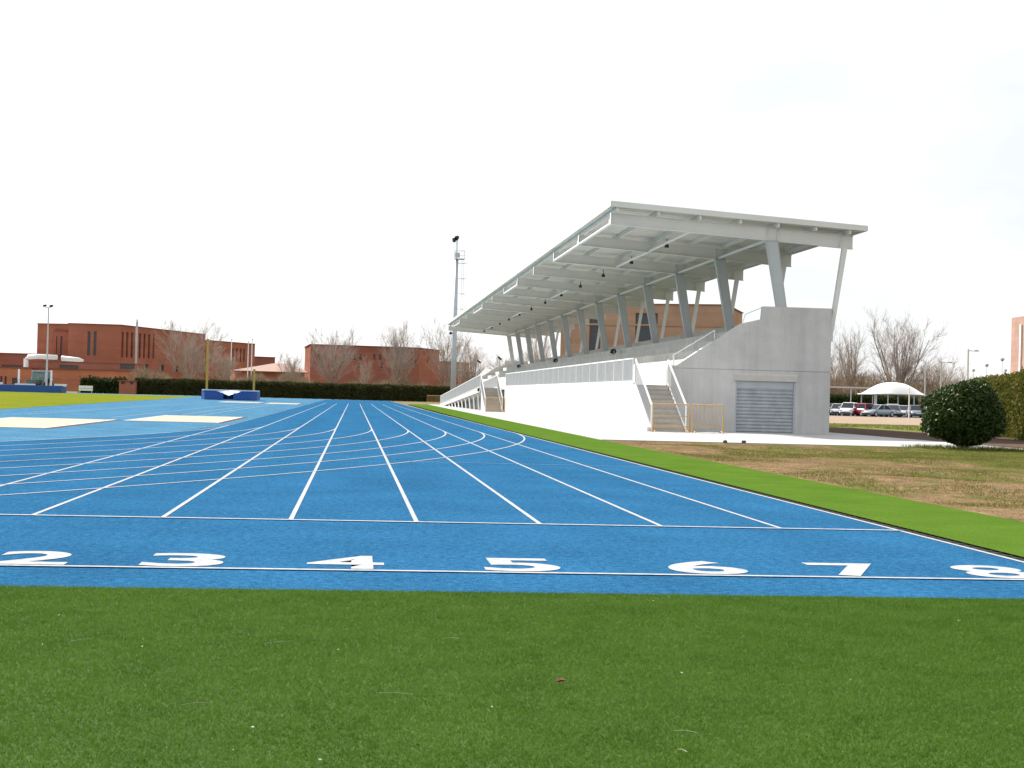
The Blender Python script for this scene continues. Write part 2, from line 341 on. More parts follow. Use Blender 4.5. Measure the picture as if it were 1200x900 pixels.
# painted markings: parts of the track
def ribbon(mb, pts, w, z):
    L = []; 
    for i, p in enumerate(pts):
        a = Vector(pts[max(i-1,0)]); b = Vector(pts[min(i+1,len(pts)-1)]); d = (b-a).normalized(); n = Vector((-d.y, d.x))
        L.append((p[0]+n.x*w/2, p[1]+n.y*w/2, z)); L.append((p[0]-n.x*w/2, p[1]-n.y*w/2, z))
    mb.add(L, [(2*i, 2*i+1, 2*i+3, 2*i+2) for i in range(len(pts)-1)])
for k in range(9):
    t = MB(); x = k*W
    ribbon(t, [(x, Y1 if k < 8 else Y3+0.05), (x, 60), (x, YEND)], 0.046, 0.004)
    t.build('lane_line', 'line', track)
for k in range(9):
    t = MB(); R = R0 + k*W; x = []
    a0 = math.acos(1.0); pts = []
    for i in range(121):
        a = -i*0.62/120 - 0.0006*0
        pts.append((-R0 + R*math.cos(a*1.6), YC + R*math.sin(a*1.6)))
    pts = [p for p in pts if p[0] > -30]
    ribbon(t, pts, 0.052 if k else 0.06, 0.0065)
    t.build('bend_line', 'line', track)
for nm, y, x0, x1, w, z in (('start_line', Y1, -2.5, EDGE, 0.075, 0.0085), ('number_line', Y2-0.05, -2.5, EDGE, 0.065, 0.0085), ('start_line', 27.55, 5.2, EDGE, 0.025, 0.0085)):
    t = MB(); ribbon(t, [(x0, y), (x1, y)], w, z); t.build(nm, 'line', track)
for x, ya, yb in ((-5.2, 60, 150), (-3.6, 70, 138), (-2.7, 66, 150), (-8.8, 62, 140)):
    t = MB(); ribbon(t, [(x, ya), (x, yb)], 0.05, 0.009); t.build('runway_line', 'line', track)
LABN = {2:'two',3:'three',4:'four',5:'five',6:'six',7:'seven',8:'eight'}
def stroke_digit(n):
    """bold digit outline in a 1 x 1 box, from font outlines thickened"""
    cu = bpy.data.curves.new('digit', 'FONT'); cu.body = str(n); cu.size = 1; cu.offset = 0.022; cu.resolution_u = 8
    ob = bpy.data.objects.new('digit', cu); COL.objects.link(ob); bpy.context.view_layer.update()
    me = bpy.data.meshes.new_from_object(ob.evaluated_get(bpy.context.evaluated_depsgraph_get()))
    bpy.data.objects.remove(ob); bpy.data.curves.remove(cu)
    co = np.array([v.co[:] for v in me.vertices]); lo, hi = co.min(0), co.max(0)
    for v in me.vertices: v.co = ((v.co.x-lo[0])/(hi[0]-lo[0])-0.5, (v.co.y-lo[1])/(hi[1]-lo[1]), 0)
    me.materials.clear(); return me
for n, xc, wd in ((1,0.62,0.34),(2,1.985,0.56),(3,3.05,0.57),(4,4.21,0.56),(5,5.50,0.57),(6,6.90,0.58),(7,8.07,0.57),(8,9.19,0.57)):
    if n == 1:
        me = bpy.data.meshes.new('lane_number'); me.from_pydata([(0.05,-0,0),(0.5,0,0),(0.5,1,0),(0.12,1,0),(-0.5,0.72,0),(-0.5,0.52,0),(0.05,0.72,0)], [], [(0,1,2,3,6),(3,4,5,6)]); me.update()
    else: me = stroke_digit(n)
    me.name = 'lane_number'
    for v in me.vertices: v.co = (xc + v.co.x*wd, Y2 + 0.05 + v.co.y*0.85, 0.004)
    me.update(); o = link('lane_number', me, 'line', track); o['label'] = 'white painted lane number %d on the blue track' % n

# ------------------------------------------------------------------ turf blades (front) and dry tufts
def blades(name, n, xr, yr, hr, wr, lean, m, z0=0.012, keep=None):
    x = RNG.uniform(*xr, n); y = RNG.uniform(*yr, n)
    if keep is not None: k = keep(x, y); x, y = x[k], y[k]; n = len(x)
    if callable(z0): z0 = z0(x, y)
    h = RNG.uniform(*hr, n); w = RNG.uniform(*wr, n); a = RNG.uniform(0, 2*pi, n); b = RNG.uniform(0, 2*pi, n); l = h*RNG.uniform(0.1, lean, n)
    v = np.zeros((n, 3, 3))
    v[:,0] = np.stack([x-np.cos(a)*w/2, y-np.sin(a)*w/2, np.zeros(n)+z0], 1)
    v[:,1] = np.stack([x+np.cos(a)*w/2, y+np.sin(a)*w/2, np.zeros(n)+z0], 1)
    v[:,2] = np.stack([x+np.cos(b)*l, y+np.sin(b)*l, z0+h], 1)
    return np_mesh(name, v.reshape(-1,3), 3, m)
o = blades('artificial_grass', 1000000, (-1.5, EDGE+0.1), (3.7, Y3), (0.008, 0.019), (0.0025, 0.0048), 1.4, 'blade')
tag(o, 'short dark green artificial turf filling the foreground', 'turf', kind='stuff')
PW = [(RNG.uniform(0, 2*pi), 10**RNG.uniform(-0.35, 0.75), RNG.uniform(0, 2*pi)) for _ in range(40)]
def groundz(x, y):
    gxs, gys = gx[0], gy[:,0]
    i = np.clip((x-gxs[0])/(gxs[1]-gxs[0]), 0, len(gxs)-1.001); j = np.clip((y-gys[0])/(gys[1]-gys[0]), 0, len(gys)-1.001)
    a, b = i.astype(int), j.astype(int); u, v = i-a, j-b
    return hz[b,a]*(1-u)*(1-v)+hz[b,a+1]*u*(1-v)+hz[b+1,a]*(1-u)*v+hz[b+1,a+1]*u*v + 0.012
def field(x, y):
    return sum(np.sin(f*(x*np.cos(a)+y*0.7*np.sin(a))+ph)/f**0.35 for a, f, ph in PW)*0.3 + (x-17)*0.13 - np.clip(y-33, 0, 11)*0.09*np.clip((26-x)/6, 0, 1) + np.clip(28-y, 0, 10)*0.05
o = blades('dry_tuft', 200000, (11.7, 34), (14, 44), (0.008, 0.028), (0.006, 0.016), 1.9, 'straw', groundz, lambda x, y: RNG.uniform(0, 1, len(x)) < 0.75)
tag(o, 'dry straw coloured grass beside the turf strip', 'grass', kind='stuff')
o = blades('grass_tuft', 330000, (11.7, 34), (14, 44), (0.012, 0.042), (0.007, 0.018), 1.8, 'tuft', groundz, lambda x, y: RNG.uniform(-0.5, 0.5, len(x)) + 0.05 < field(x, y))
tag(o, 'patchy green grass on the bare ground beside the turf strip', 'grass', kind='stuff')
o = blades('green_tuft', 26000, (29, 52), (60, 99), (0.02, 0.07), (0.015, 0.04), 1.4, 'verge', 0.0, lambda x, y: (y > 82) | (x > 33.5))
tag(o, 'green grass tufts on the verge behind the soil strip', 'grass', kind='stuff')
t = MB()
for i in range(48):
    x = random.uniform(1.5, 8.8); y = random.uniform(4.4, 9.2); a = random.uniform(0, pi); l = random.uniform(0.003, 0.008)
    c, s = math.cos(a)*l, math.sin(a)*l; z = 0.036
    t.add([(x-c,y-s,z),(x+s*.6,y-c*.6,z+.004),(x+c,y+s,z+.002),(x-s*.6,y+c*.6,z)], [(0,1,2,3)])
for (px, py, L, a) in ((440,812,0.16,-0.25),(790,856,0.09,-0.6),(80,752,0.12,0.7),(310,754,0.14,0.4),(794,878,.06,-1.2),(212,826,.1,.3),(520,748,.08,-.3)):
    p = atZ(px, py, 0.036); q = p + Vector((math.cos(a)*L, math.sin(a)*L, 0.004)); t.tube([p, p.lerp(q,.5)+Vector((.01*L*3,.012,.002)), q], 0.0009, 4)
tag(t.build('plant_litter', 'petal'), 'pale dry stems and petals scattered on the front turf', 'litter', kind='stuff')
p = atZ(657, 798, 0.04); t = MB()
t.add([p+Vector(q) for q in ((-.022,-.01,0),(0,-.018,.008),(.026,0,.004),(.006,.022,.012),(-.018,.014,.004),(0,0,-.004))], [(0,1,5),(1,2,5),(2,3,5),(3,4,5),(4,0,5)])
tag(t.build('dead_leaf', 'deadleaf'), 'curled dark brown leaf lying alone on the front turf', 'leaf')
for i, (px, py) in enumerate(((864,519.5),(881,519.3))):
    p = atZ(px, py, 0.06); t = MB(); t.sphere((p.x, 44.15, 0.07), 0.06, 7, 5, (1.2, 0.9, 0.75)); t.v = [(x+random.uniform(-.02,.02), y+random.uniform(-.02,.02), z+random.uniform(-.015,.015)) for x,y,z in t.v]
    tag(t.build('stone', 'stone'), ['small dark stone at the paving edge, left one of a pair', 'small dark stone at the paving edge, right one of a pair'][i], 'stone', 'stones at the paving edge')

# ================================================================== GRANDSTAND
YE = 60.5; BAY = 8.85; NF = 13; YF = 60.75; YL = YF + BAY*(NF-1)
gs = thing('grandstand', 'long concrete grandstand with white steel roof beside the blue track', 'grandstand', (17.2, YE, 0), world=False)
def gp(mb, name, m, parent=gs, **k): return part(mb, name, m, parent, **k)
WT = 0.32
def end_wall(y0, y1, door):
    t = MB()
    zj = 2.62
    if door:
        t.prismY([(17.2,-0.04),(19.93,-0.04),(19.93,zj-.025),(17.2,zj-.025)], y0, y1)
        t.prismY([(22.47,-0.04),(23.95,-0.04),(23.95,zj-.025),(22.47,zj-.025)], y0, y1)
        t.prismY([(19.93,2.42),(22.47,2.42),(22.47,zj-.025),(19.93,zj-.025)], y0, y1)
        t.prismY([(17.24,zj-.025),(23.9,zj-.025),(23.9,zj),(17.24,zj)], y0+0.03, y1)
    else:
        t.prismY([(17.2,-0.04),(23.95,-0.04),(23.95,zj),(17.2,zj)], y0, y1)
    t.prismY([(17.2,zj),(23.95,zj),(23.95,5.27),(21.02,5.27),(20.98,4.74),(20.1,4.52),(17.42,2.70),(17.2,2.70)], y0, y1)
    return t
gp(end_wall(YE, YE+WT, True), 'end_wall', 'concrete')
gp(end_wall(YL+0.35, YL+0.35+WT, False), 'end_wall', 'concrete_step')
# form-tie marks on the near wall
for x, z in ((18.45,3.02),(18.98,3.28),(22.9,3.3),(19.6,1.2),(23.2,4.4)):
    t = MB(); t.box((x-0.014,YE-0.003,z-0.03),(x+0.014,YE+0.01,z+0.035)); gp(t, 'tie_mark', 'galv')
# shutter door
t = MB(); n = 15
prof = []
for i in range(n):
    z0 = 0.03 + i*2.16/n; z1 = 0.03 + (i+1)*2.16/n; h = z1-z0
    t.add([(19.95,YE+0.13,z0),(22.45,YE+0.13,z0),(22.45,YE+0.085,z0+h*0.35),(19.95,YE+0.085,z0+h*0.35),(22.45,YE+0.085,z0+h*0.7),(19.95,YE+0.085,z0+h*0.7),(22.45,YE+0.13,z1),(19.95,YE+0.13,z1)],
          [(0,1,2,3),(3,2,4,5),(5,4,6,7)])
door = gp(t, 'roller_door', 'door', fix=False)
for xa in (19.93, 22.41): t = MB(); t.box((xa,YE+0.02,0.03),(xa+.06,YE+0.16,2.16)); gp(t, 'door_guide', 'galv', parent=door)
t = MB(); t.box((20.0,YE+.06,1.86),(22.4,YE+.082,2.15)); gp(t, 'top_panel', 'galv', parent=door)
t = MB(); t.prism([(YE-0.05,2.16),(YE-0.05,2.40),(YE-0.005,2.46),(YE+0.2,2.46),(YE+0.2,2.16)], lambda y,z:(19.86,y,z), lambda y,z:(22.54,y,z)); gp(t, 'shutter_box', 'box', parent=door)
# seating
xs_ = [17.2, 18.25, 19.1, 19.95, 20.8]; zs = [2.62, 3.05, 3.5, 3.95, 4.42]
poly = [(17.2,1.8)]
for x, z in zip(xs_, zs): poly += [(x, poly[-1][1]), (x, z)]
poly += [(23.6, 4.42),(23.6,1.8)]
t = MB(); t.prismY(poly[1:], YE+WT, YL+0.34); gp(t, 'seating_tier', 'concrete_step')
t = MB(); t.box((23.6,YE+WT,-0.04),(23.85,YL+0.34,5.22)); gp(t, 'back_wall', 'concrete_step')
t = MB(); t.box((17.5,YE+WT+0.3,-0.04),(23.59,YL,1.79)); gp(t, 'undercroft', 'concrete')
# walkway and front wall
XW = 15.62; SY0, SY1 = 57.4, 60.9; ZW = 1.88
t = MB(); t.box((XW+0.2,SY1,ZW-0.12),(17.19,YL+0.3,ZW)); gp(t, 'walkway', 'concrete_step')
t = MB(); t.prism([(SY0-0.1,-0.03),(SY0-0.1,0.2),(SY1,ZW+0.06),(113,ZW+0.06),(113,-0.03)], lambda y,z:(XW,y,z), lambda y,z:(XW+0.2,y,z)); gp(t, 'front_wall', 'white_wall')
t = MB(); t.box((17.15,SY1+0.3,ZW),(17.197,YL+0.3,2.6)); gp(t, 'tier_face', 'white_wall')
def stair(x0, x1, y0, y1, z1, lab, rail_side=(True, True)):
    st = MB(); n = 10; dy = (y1-y0)/n; dz = z1/n
    poly = [(y0,-0.03)]
    for i in range(n): poly += [(y0+i*dy, (i+1)*dz-0.03), (y0+(i+1)*dy, (i+1)*dz-0.03)]
    poly += [(y1,-0.03)]
    st.prism(poly, lambda y,z:(x0,y,z), lambda y,z:(x1,y,z))
    s = gp(st, 'stair', 'concrete_step', label=lab)
    tr = MB()
    for i in range(n): tr.box((x0+0.01,y0+i*dy-0.03,(i+1)*dz-0.028),(x1-0.01,y0+(i+1)*dy-0.032,(i+1)*dz))
    gp(tr, 'tread', 'wood', parent=s)
    for on, x in zip(rail_side, (x0-0.05 if rail_side[0] else x0, x1+0.03)):
        if not on: continue
        r = MB(); a = Vector((x, y0-0.12, 0.12)); b = Vector((x, y1, z1+0.1)); up = Vector((0,0,0.95))
        r.beam(a, b, 0.05, 0.06); r.beam(a+up, b+up, 0.055, 0.065); r.beam(a-Vector((0,0,.1)), a+up, 0.05, 0.05, (0,1,0)); r.beam(b, b+up, 0.05, 0.05, (0,1,0))
        gp(r, 'stair_railing', 'rail', parent=s)
        k = MB()
        for i in range(1, 28):
            q = a.lerp(b, i/28); k.tube([q, q+up], 0.009, 4, False)
        gp(k, 'baluster', 'railgrey', parent=s)
    return s
stair(XW+0.21, 17.12, SY0, SY1, ZW, 'stair climbing past the grey end wall')
def railing(p, q, name, step=0.115, h=1.02, m='rail', parent=gs, bar=0.011):
    p, q = Vector(p), Vector(q); up = Vector((0,0,h)); t = MB(); L = (q-p).length
    t.beam(p+up, q+up, 0.05, 0.05); t.beam(p+Vector((0,0,.08)), q+Vector((0,0,.08)), 0.04, 0.04)
    n = int(L/2.2)
    for i in range(n+1): t.beam(p.lerp(q, i/n), p.lerp(q, i/n)+up, 0.035, 0.035, (0,1,0))
    r = gp(t, name, m, parent=parent); k = MB(); n = int(L/step)
    for i in range(n+1):
        c = p.lerp(q, i/n); k.tube([c+Vector((0,0,.1)), c+up-Vector((0,0,.03))], 0.012, 5, False)
    gp(k, 'baluster', 'railbar', parent=r); return r
railing((XW+0.06,SY1,ZW+0.06),(XW+0.06,113,ZW+0.06),'front_railing')
# end wall slope handrail
a = Vector((17.32,YE+0.12,2.72)); b = Vector((20.05,YE+0.12,4.55)); up = Vector((0,0,0.42))
t = MB(); t.beam(a+up, a.lerp(b,.62)+up*.85, 0.05, 0.04); t.beam(a, a+up, 0.045, 0.045, (0,1,0)); q = a.lerp(b,.62); t.tube([q, q+up*.85], .018, 5); gp(t, 'slope_handrail', 'rail')
t = MB(); t.tube([(20.2,YE+0.14,4.58),(20.3,YE+.14,4.92),(20.98,YE+0.14,5.22)], 0.022, 6)
gp(t, 'slope_handrail', 'rail')
t = MB(); t.box((17.18,YE-0.004,2.70),(17.42,YE+WT+.01,2.72)); t.beam((17.42,YE+WT/2,2.715),(18.9,YE+WT/2,3.72),WT+0.02,0.025); gp(t, 'wall_coping', 'rail')
# second stair and long ramp
RX0, RX1 = 14.1, 15.55
stair(RX0+0.12, RX1-0.1, 113.2, 117.6, ZW, 'far stair beside the ramp')
ry0, ry1 = 117.8, 172.0
t = MB(); t.prism([(ry0,ZW-0.35),(ry0,ZW),(ry1,0.05),(ry1,-0.03),(ry1-5,-0.03)], lambda y,z:(RX0,y,z), lambda y,z:(RX1,y,z)); rampo = gp(t, 'ramp', 'concrete_step')
t = MB(); t.box((RX0,117.6,ZW-0.3),(RX1,ry0+2,ZW-0.002)); gp(t, 'ramp_landing', 'concrete_step', parent=rampo)
for i in range(9):
    y = 119 + i*4.6; z = (ZW-0.35)*(1-(y-ry0)/(ry1-5-ry0))
    if z < 0.15: continue
    for x in (RX0+.1, RX1-.1): t = MB(); t.beam((x,y,0.0),(x,y+1.6,z),0.09,0.09,(1,0,0)); gp(t, 'prop', 'rail', parent=rampo)
t = MB(); t.box((RX1-0.04,118.2,-0.03),(RX1-0.01,160,0.9)); gp(t, 'back_panel', 'concrete', parent=rampo)
railing((RX0+0.04,ry0,ZW),(RX0+0.04,ry1,0.05),'ramp_railing',0.16,parent=rampo)
railing((RX1-0.06,ry0,ZW),(RX1-0.06,ry1,0.05),'ramp_railing',0.16,parent=rampo)
# roof
def zr(x): return 9.14 - 0.0565*(x-14.5)       # underside of the roof sheet
RY0, RY1 = 60.1, YL+0.75; RXA, RXB = 14.45, 25.25
t = MB(); nrib = 190
for i in range(nrib):     # trapezoid sheet seen from below and above
    y0 = RY0+0.05 + i*(RY1-RY0-0.1)/nrib; dy = (RY1-RY0-0.1)/nrib
    for (ya, za, yb, zb) in ((0, 0.0, .45, 0.0), (.45, 0.0, .55, .05), (.55, .05, .9, .05), (.9, .05, 1.0, 0.0)):
        A, B = y0+ya*dy, y0+yb*dy
        t.add([(RXA+0.03,A,zr(RXA)+za),(RXB-0.03,A,zr(RXB)+za),(RXB-0.03,B,zr(RXB)+zb),(RXA+0.03,B,zr(RXA)+zb)], [(0,1,2,3)])
roof = gp(t, 'roof', 'roofsteel', fix=False)
t = MB(); t.poly([(RXA,RY0,zr(RXA)+0.16),(RXB,RY0,zr(RXB)+0.16),(RXB,RY1,zr(RXB)+0.16),(RXA,RY1,zr(RXA)+0.16)]); gp(t, 'roof_deck', 'roofsteel', parent=roof)
t = MB()
for (p, q) in (((RXA,RY0),(RXB,RY0)),((RXA,RY1),(RXB,RY1)),((RXA,RY0),(RXA,RY1)),((RXB,RY0),(RXB,RY1))):
    e = 0.02 if p[1] == q[1] else 0.0
    t.beam((p[0],p[1],zr(p[0])+0.085),(q[0],q[1],zr(q[0])+0.085),0.05,0.205+e)
gp(t, 'fascia', 'roofsteel', parent=roof)
for x in (14.75, 16.45, 18.2, 19.9, 21.5, 23.1, 24.55):
    t = MB(); z = zr(x); t.box((x-0.035,RY0+0.06,z-0.2),(x+0.035,RY1-0.06,z-0.004)); gp(t, 'purlin', 'steel', parent=roof)
BD = 0.5
def beam_top(x): return zr(x) - 0.205
for i in range(NF):
    y = YF + BAY*i
    t = MB(); xa, xb = 14.55, 24.85
    da, db = 0.48, 0.54
    def P(x, off): return (x, y, beam_top(x)-off)
    def dep(x): return da+(db-da)*(x-xa)/(xb-xa)
    t.beam((xa,y,beam_top(xa)-0.012),(xb,y,beam_top(xb)-0.012),0.22,0.024)
    t.beam((xa,y,beam_top(xa)-da),(xb,y,beam_top(xb)-db),0.22,0.024)
    t.add([(xa,y-.008,beam_top(xa)-.03),(xb,y-.008,beam_top(xb)-.03),(xb,y-.008,beam_top(xb)-db),(xa,y-.008,beam_top(xa)-da),
           (xa,y+.008,beam_top(xa)-.03),(xb,y+.008,beam_top(xb)-.03),(xb,y+.008,beam_top(xb)-db),(xa,y+.008,beam_top(xa)-da)],
          [(0,1,2,3),(7,6,5,4),(0,4,5,1),(1,5,6,2),(2,6,7,3),(3,7,4,0)])
    t.box((xa-0.006,y-0.11,beam_top(xa)-da),(xa+0.01,y+0.11,beam_top(xa)))
    for x in (21.14, 21.58, 24.3):     # stiffeners over the column
        t.box((x-0.01,y-0.1,beam_top(x)-dep(x)+0.015),(x+0.01,y+0.1,beam_top(x)-0.03))
    gp(t, 'roof_beam', 'steel')
    # tapering leaning column, an I section
    t = MB(); zb = 4.42; xt = 21.36; zt = beam_top(xt)-dep(xt)-0.014; xbz = 22.0; wb, wt = 0.36, 0.46
    for sgn in (-1, 1):
        t.beam((xbz+sgn*wb/2,y,zb),(xt+sgn*wt/2,y,zt),0.3,0.022,(1,0,0))
    t.add([(xbz-wb/2,y-.009,zb),(xbz+wb/2,y-.009,zb),(xt+wt/2,y-.009,zt),(xt-wt/2,y-.009,zt),(xbz-wb/2,y+.009,zb),(xbz+wb/2,y+.009,zb),(xt+wt/2,y+.009,zt),(xt-wt/2,y+.009,zt)],
          [(0,1,2,3),(7,6,5,4),(0,4,5,1),(1,5,6,2),(2,6,7,3),(3,7,4,0)])
    # closing plates make it a box from the track end
    t.add([(xbz-wb/2+.012,y-.135,zb),(xbz+wb/2-.012,y-.135,zb),(xt+wt/2-.012,y-.135,zt),(xt-wt/2+.012,y-.135,zt)], [(0,1,2,3)])
    t.box((xt-wt/2-.03,y-.17,zt),(xt+wt/2+.03,y+.17,zt+.014)); t.box((xbz-.3,y-.2,zb),(xbz+.3,y+.2,zb+.02))
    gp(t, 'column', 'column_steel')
    t = MB(); xs2 = 24.5; t.beam((23.98,y,4.1),(xs2,y,beam_top(xs2)-dep(xs2)-.012),0.2,0.16,(1,0,0),0.22,0.2); t.box((23.85,y-.14,3.9),(24.06,y+.14,4.5)); gp(t, 'strut', 'steel')
    if i < NF-1:
        for xr in ((14.62, 17.95, 21.3) if i in (0,1,4,7,10) else (21.3,)):
            z = beam_top(xr)-dep(xr)+0.07; t = MB(); t.tube([(xr,y+0.02,z),(xr,y+BAY-0.02,z)], 0.065, 8); t.box((xr-.09,y+.06,z-.06),(xr+.09,y+.3,z+.16)); gp(t, 'brace', 'rail')
# fixings that hang from or stand on the stand
POS = ['first','second','third','fourth','fifth','sixth','seventh','eighth','ninth','tenth','eleventh','twelfth']
for i in range(12):
    y = YF + BAY*(i+0.82); x = 18.45; z = zr(x)-0.2
    r = thing('roof_lamp', 'small dark lamp hanging under the grandstand roof, %s from the near end' % POS[i], 'lamp', (x, y, z), group='lamps hanging under the stand roof')
    t = MB(); t.tube([(0,0,0),(0,0,-0.2)], 0.02, 6); t.build('stem', 'dark', r)
    t = MB(); t.tube([(0,0,-0.2),(0,0,-0.25),(0,0,-0.38)], [0.04,0.085,0.11], 12); t.build('shade', 'dark', r, True)
for i, (px, Yk, nm) in enumerate(((746,92.5,'nearest of three on the steps'),(668,119.5,'middle one of three on the steps'),(624,146.5,'farthest of three on the steps'))):
    x = 20.35; r = thing('step_floodlight', 'low grey and black floodlight standing on the stand, '+nm, 'floodlight', (x, Yk, 3.95), group='floodlights standing on the steps')
    t = MB(); t.box((-.3,-.25,0.0),(.3,.25,.06)); t.beam((0,-.2,.06),(0,-.2,.34),.05,.05,(0,1,0)); t.beam((0,.2,.06),(0,.2,.34),.05,.05,(0,1,0)); t.build('bracket', 'galv', r)
    t = MB(); t.prism([(-.28,.18),(-.2,.5),(.1,.55),(.22,.3),(.1,.16)], lambda a,b:(a,-.17,b), lambda a,b:(a,.17,b)); t.v=[(x*.8,y*.8,z*.8+.03) for x,y,z in t.v]; t.build('lamp_housing', 'dark', r)

# crowd barriers
def barrier(loc, rz, w, label, bars=True):
    r = thing('crowd_barrier', label, 'barrier', loc, rz, 'yellow crowd barriers round the stand')
    t = MB(); h = 1.08; t.tube([(0,0,0.0),(0,0,h),(w,0,h),(w,0,0.0)], 0.036, 8); t.tube([(0,0,0.22),(w,0,0.22)], 0.022, 6)
    t.build('frame', 'yellow', r)
    if bars:
        t = MB(); n = int(w/0.14)
        for i in range(1, n): t.tube([(w*i/n,0,.22),(w*i/n,0,h)], 0.015, 5, False)
        t.build('bar', 'yellow', r)
    else:
        t = MB(); t.tube([(0,0,0.62),(w,0,0.62)], 0.016, 6); t.build('bar', 'yellow', r)
    for x in (0.06, w-0.06):
        t = MB(); t.tube([(x,-.28,0.01),(x,0,.07),(x,.28,.01)], 0.022, 6); t.build('foot', 'yellow', r)
    return r
barrier((17.32,56.9,0.035), 0.0, 1.22, 'yellow barred barrier standing right of the near stair')
barrier((15.72,56.75,0.035), 0.0, 1.42, 'yellow barrier with open rails across the foot of the near stair', False)
barrier((14.2,112.4,0.035), 0.0, 1.4, 'yellow barrier across the foot of the far stair', True)
p = spot(500.5, 205); barrier((p.x, 205, 0.0), 0.02, 2.0, 'brownish barrier standing before the far hedge by the ramp foot')

# ================================================================== FIELD EVENTS
def sandpit(x0, x1, y0, y1, label):
    r = thing('sand_pit', label, 'sand pit', ((x0+x1)/2, y0, 0.0), group='sand pits on the light blue apron')
    t = MB(); t.poly([(x0,y0,.008),(x1,y0,.008),(x1,y1,.008),(x0,y1,.008)]); t.v = [(x-r.location.x, y-y0, z) for x,y,z in t.v]; t.build('sand', 'sand', r)
    t = MB(); e = 0.09
    for a, b in (((x0-e,y0-e),(x1+e,y0)),((x0-e,y1),(x1+e,y1+e)),((x0-e,y0),(x0,y1)),((x1,y0),(x1+e,y1))): t.box((a[0]-r.location.x,a[1]-y0,0.0),(b[0]-r.location.x,b[1]-y0,0.014))
    t.build('kerb', 'railgrey', r)
    t = MB(); t.box((x1+e-r.location.x,0,0),(x1+e+.22-r.location.x,y1-y0,0.011)); t.box((x0-e-r.location.x,-e-.2,0),(x1+e+.22-r.location.x,-e,0.011)); t.build('mat_strip', 'soil', r)
sandpit(-8.0, -4.5, 43.3, 56.0, 'large cream sand pit at the left edge of the apron')
sandpit(-3.95, -0.75, 55.2, 67.6, 'cream sand pit between runway lines, right of the larger one')
sandpit(-8.2, -4.7, 139, 150, 'far white pit in front of the vault mat')
sandpit(-3.7, -1.0, 136, 148, 'far white pit right of the vault mat by the kerb')
# pole vault landing mat with a V notch
mp = spot(268, 168); r = thing('landing_mat', 'blue landing mat with pale top and notched front below yellow posts', 'mat', (mp.x, 168, 0.0))
t = MB(); w, d, h = 6.1, 6.0, 1.02
outline = [(-w/2,0.5),(-w/2+0.3,0),(-1.2,0),(-0.25,1.0),(0.25,1.0),(1.2,0),(w/2-0.3,0),(w/2,0.5),(w/2,d),(-w/2,d)]
t.prismZ(outline, 0.06, h); t.build('mat_body', 'matblue', r)
t = MB(); o2 = [(x*0.985, 0.06+y*0.98) for x, y in outline]; t.prismZ(o2, h+0.003, h+0.12); t.add([(-1.5,-.02,h+.02),(1.5,-.02,h+.02),(0,-.45,.5),(0,1.0,h+.05),(0,1.0,.4)], [(0,2,3),(2,1,3),(0,4,2),(2,4,1)]); t.build('top_cover', 'matpale', r)
t = MB(); t.prismZ([(-2.95,0.04),(-1.15,-0.02),(-0.55,-0.75),(-2.6,-0.7)], 0.05, 0.8); t.prismZ([(2.95,0.04),(1.15,-0.02),(0.55,-0.75),(2.6,-0.7)], 0.05, 0.8); t.build('front_bun', 'matblue', r)
for (px, yt, yb, lab) in ((241.8, 397, 457, 'tall yellow vault post standing at the left of the landing mat'), (297.0, 432.5, 459, 'shorter yellow vault post standing at the right of the landing mat')):
    b = spot(px, 183.5); top = atY(px, yt, 183.5)
    r = thing('vault_post', lab, 'post', (b.x, 183.5, 0), group='yellow posts at the landing mat')
    t = MB(); t.beam((0,0,0.1),(0,0,top.z),0.26,0.26,(0,1,0)); t.build('upright', 'post_yellow', r)
    t = MB(); t.box((-.45,-.5,0),(.45,.5,.14)); t.build('base', 'dark', r)
# big blue mat at the far left, white clutter, tractor, sign
mY = 216; a = spot(-14, mY); b = spot(71, mY)
r = thing('landing_mat', 'long low blue mat lying on the grass at the far left', 'mat', (a.x, mY, 0))
t = MB(); w = b.x-a.x; t.prism([(0,0.05),(0,0.92),(0.25,1.02),(w-.25,1.02),(w,.92),(w,.05)], lambda x,z:(x,0,z), lambda x,z:(x,4,z)); t.build('mat_body', 'matblue', r)
t = MB(); t.box((w*0.9,0.3,1.03),(w+0.4,2.2,1.3)); t.box((0,0.4,1.03),(w*.14,2.4,1.35)); t.box((w*.35,.5,1.03),(w*.6,2.2,1.22)); t.build('white_cover', 'white', r)
for i, (px, yt) in enumerate(((21.3,432.5),(59.3,434))):
    b = spot(px, mY+5); top = atY(px, yt, mY+5); r = thing('white_post', ['white post behind the far left mat, left of the tractor', 'pinkish white post behind the far left mat, right of the tractor'][i], 'post', (b.x, mY+5, 0))
    t = MB(); t.tube([(0,0,0),(0,0,top.z)], 0.14, 8); t.build('upright', 'white', r)
    t = MB(); t.box((-.5,-.5,0),(.5,.5,.12)); t.box((-.06,-.7,top.z*.55),(.06,.7,top.z*.6)); t.build('base', 'white', r)
b = spot(100, 222); r = thing('notice_board', 'small white board on legs before the dark shrubs', 'board', (b.x, 222, 0))
t = MB(); t.box((-1.0,-.03,.42),(1.0,.03,.72)); t.box((-1.0,-.03,.76),(1.0,.03,1.16)); t.build('panel', 'white', r)
for x in (-.85,.85): t = MB(); t.box((x-.05,.031,0),(x+.05,.09,1.14)); t.build('leg', 'galv', r)
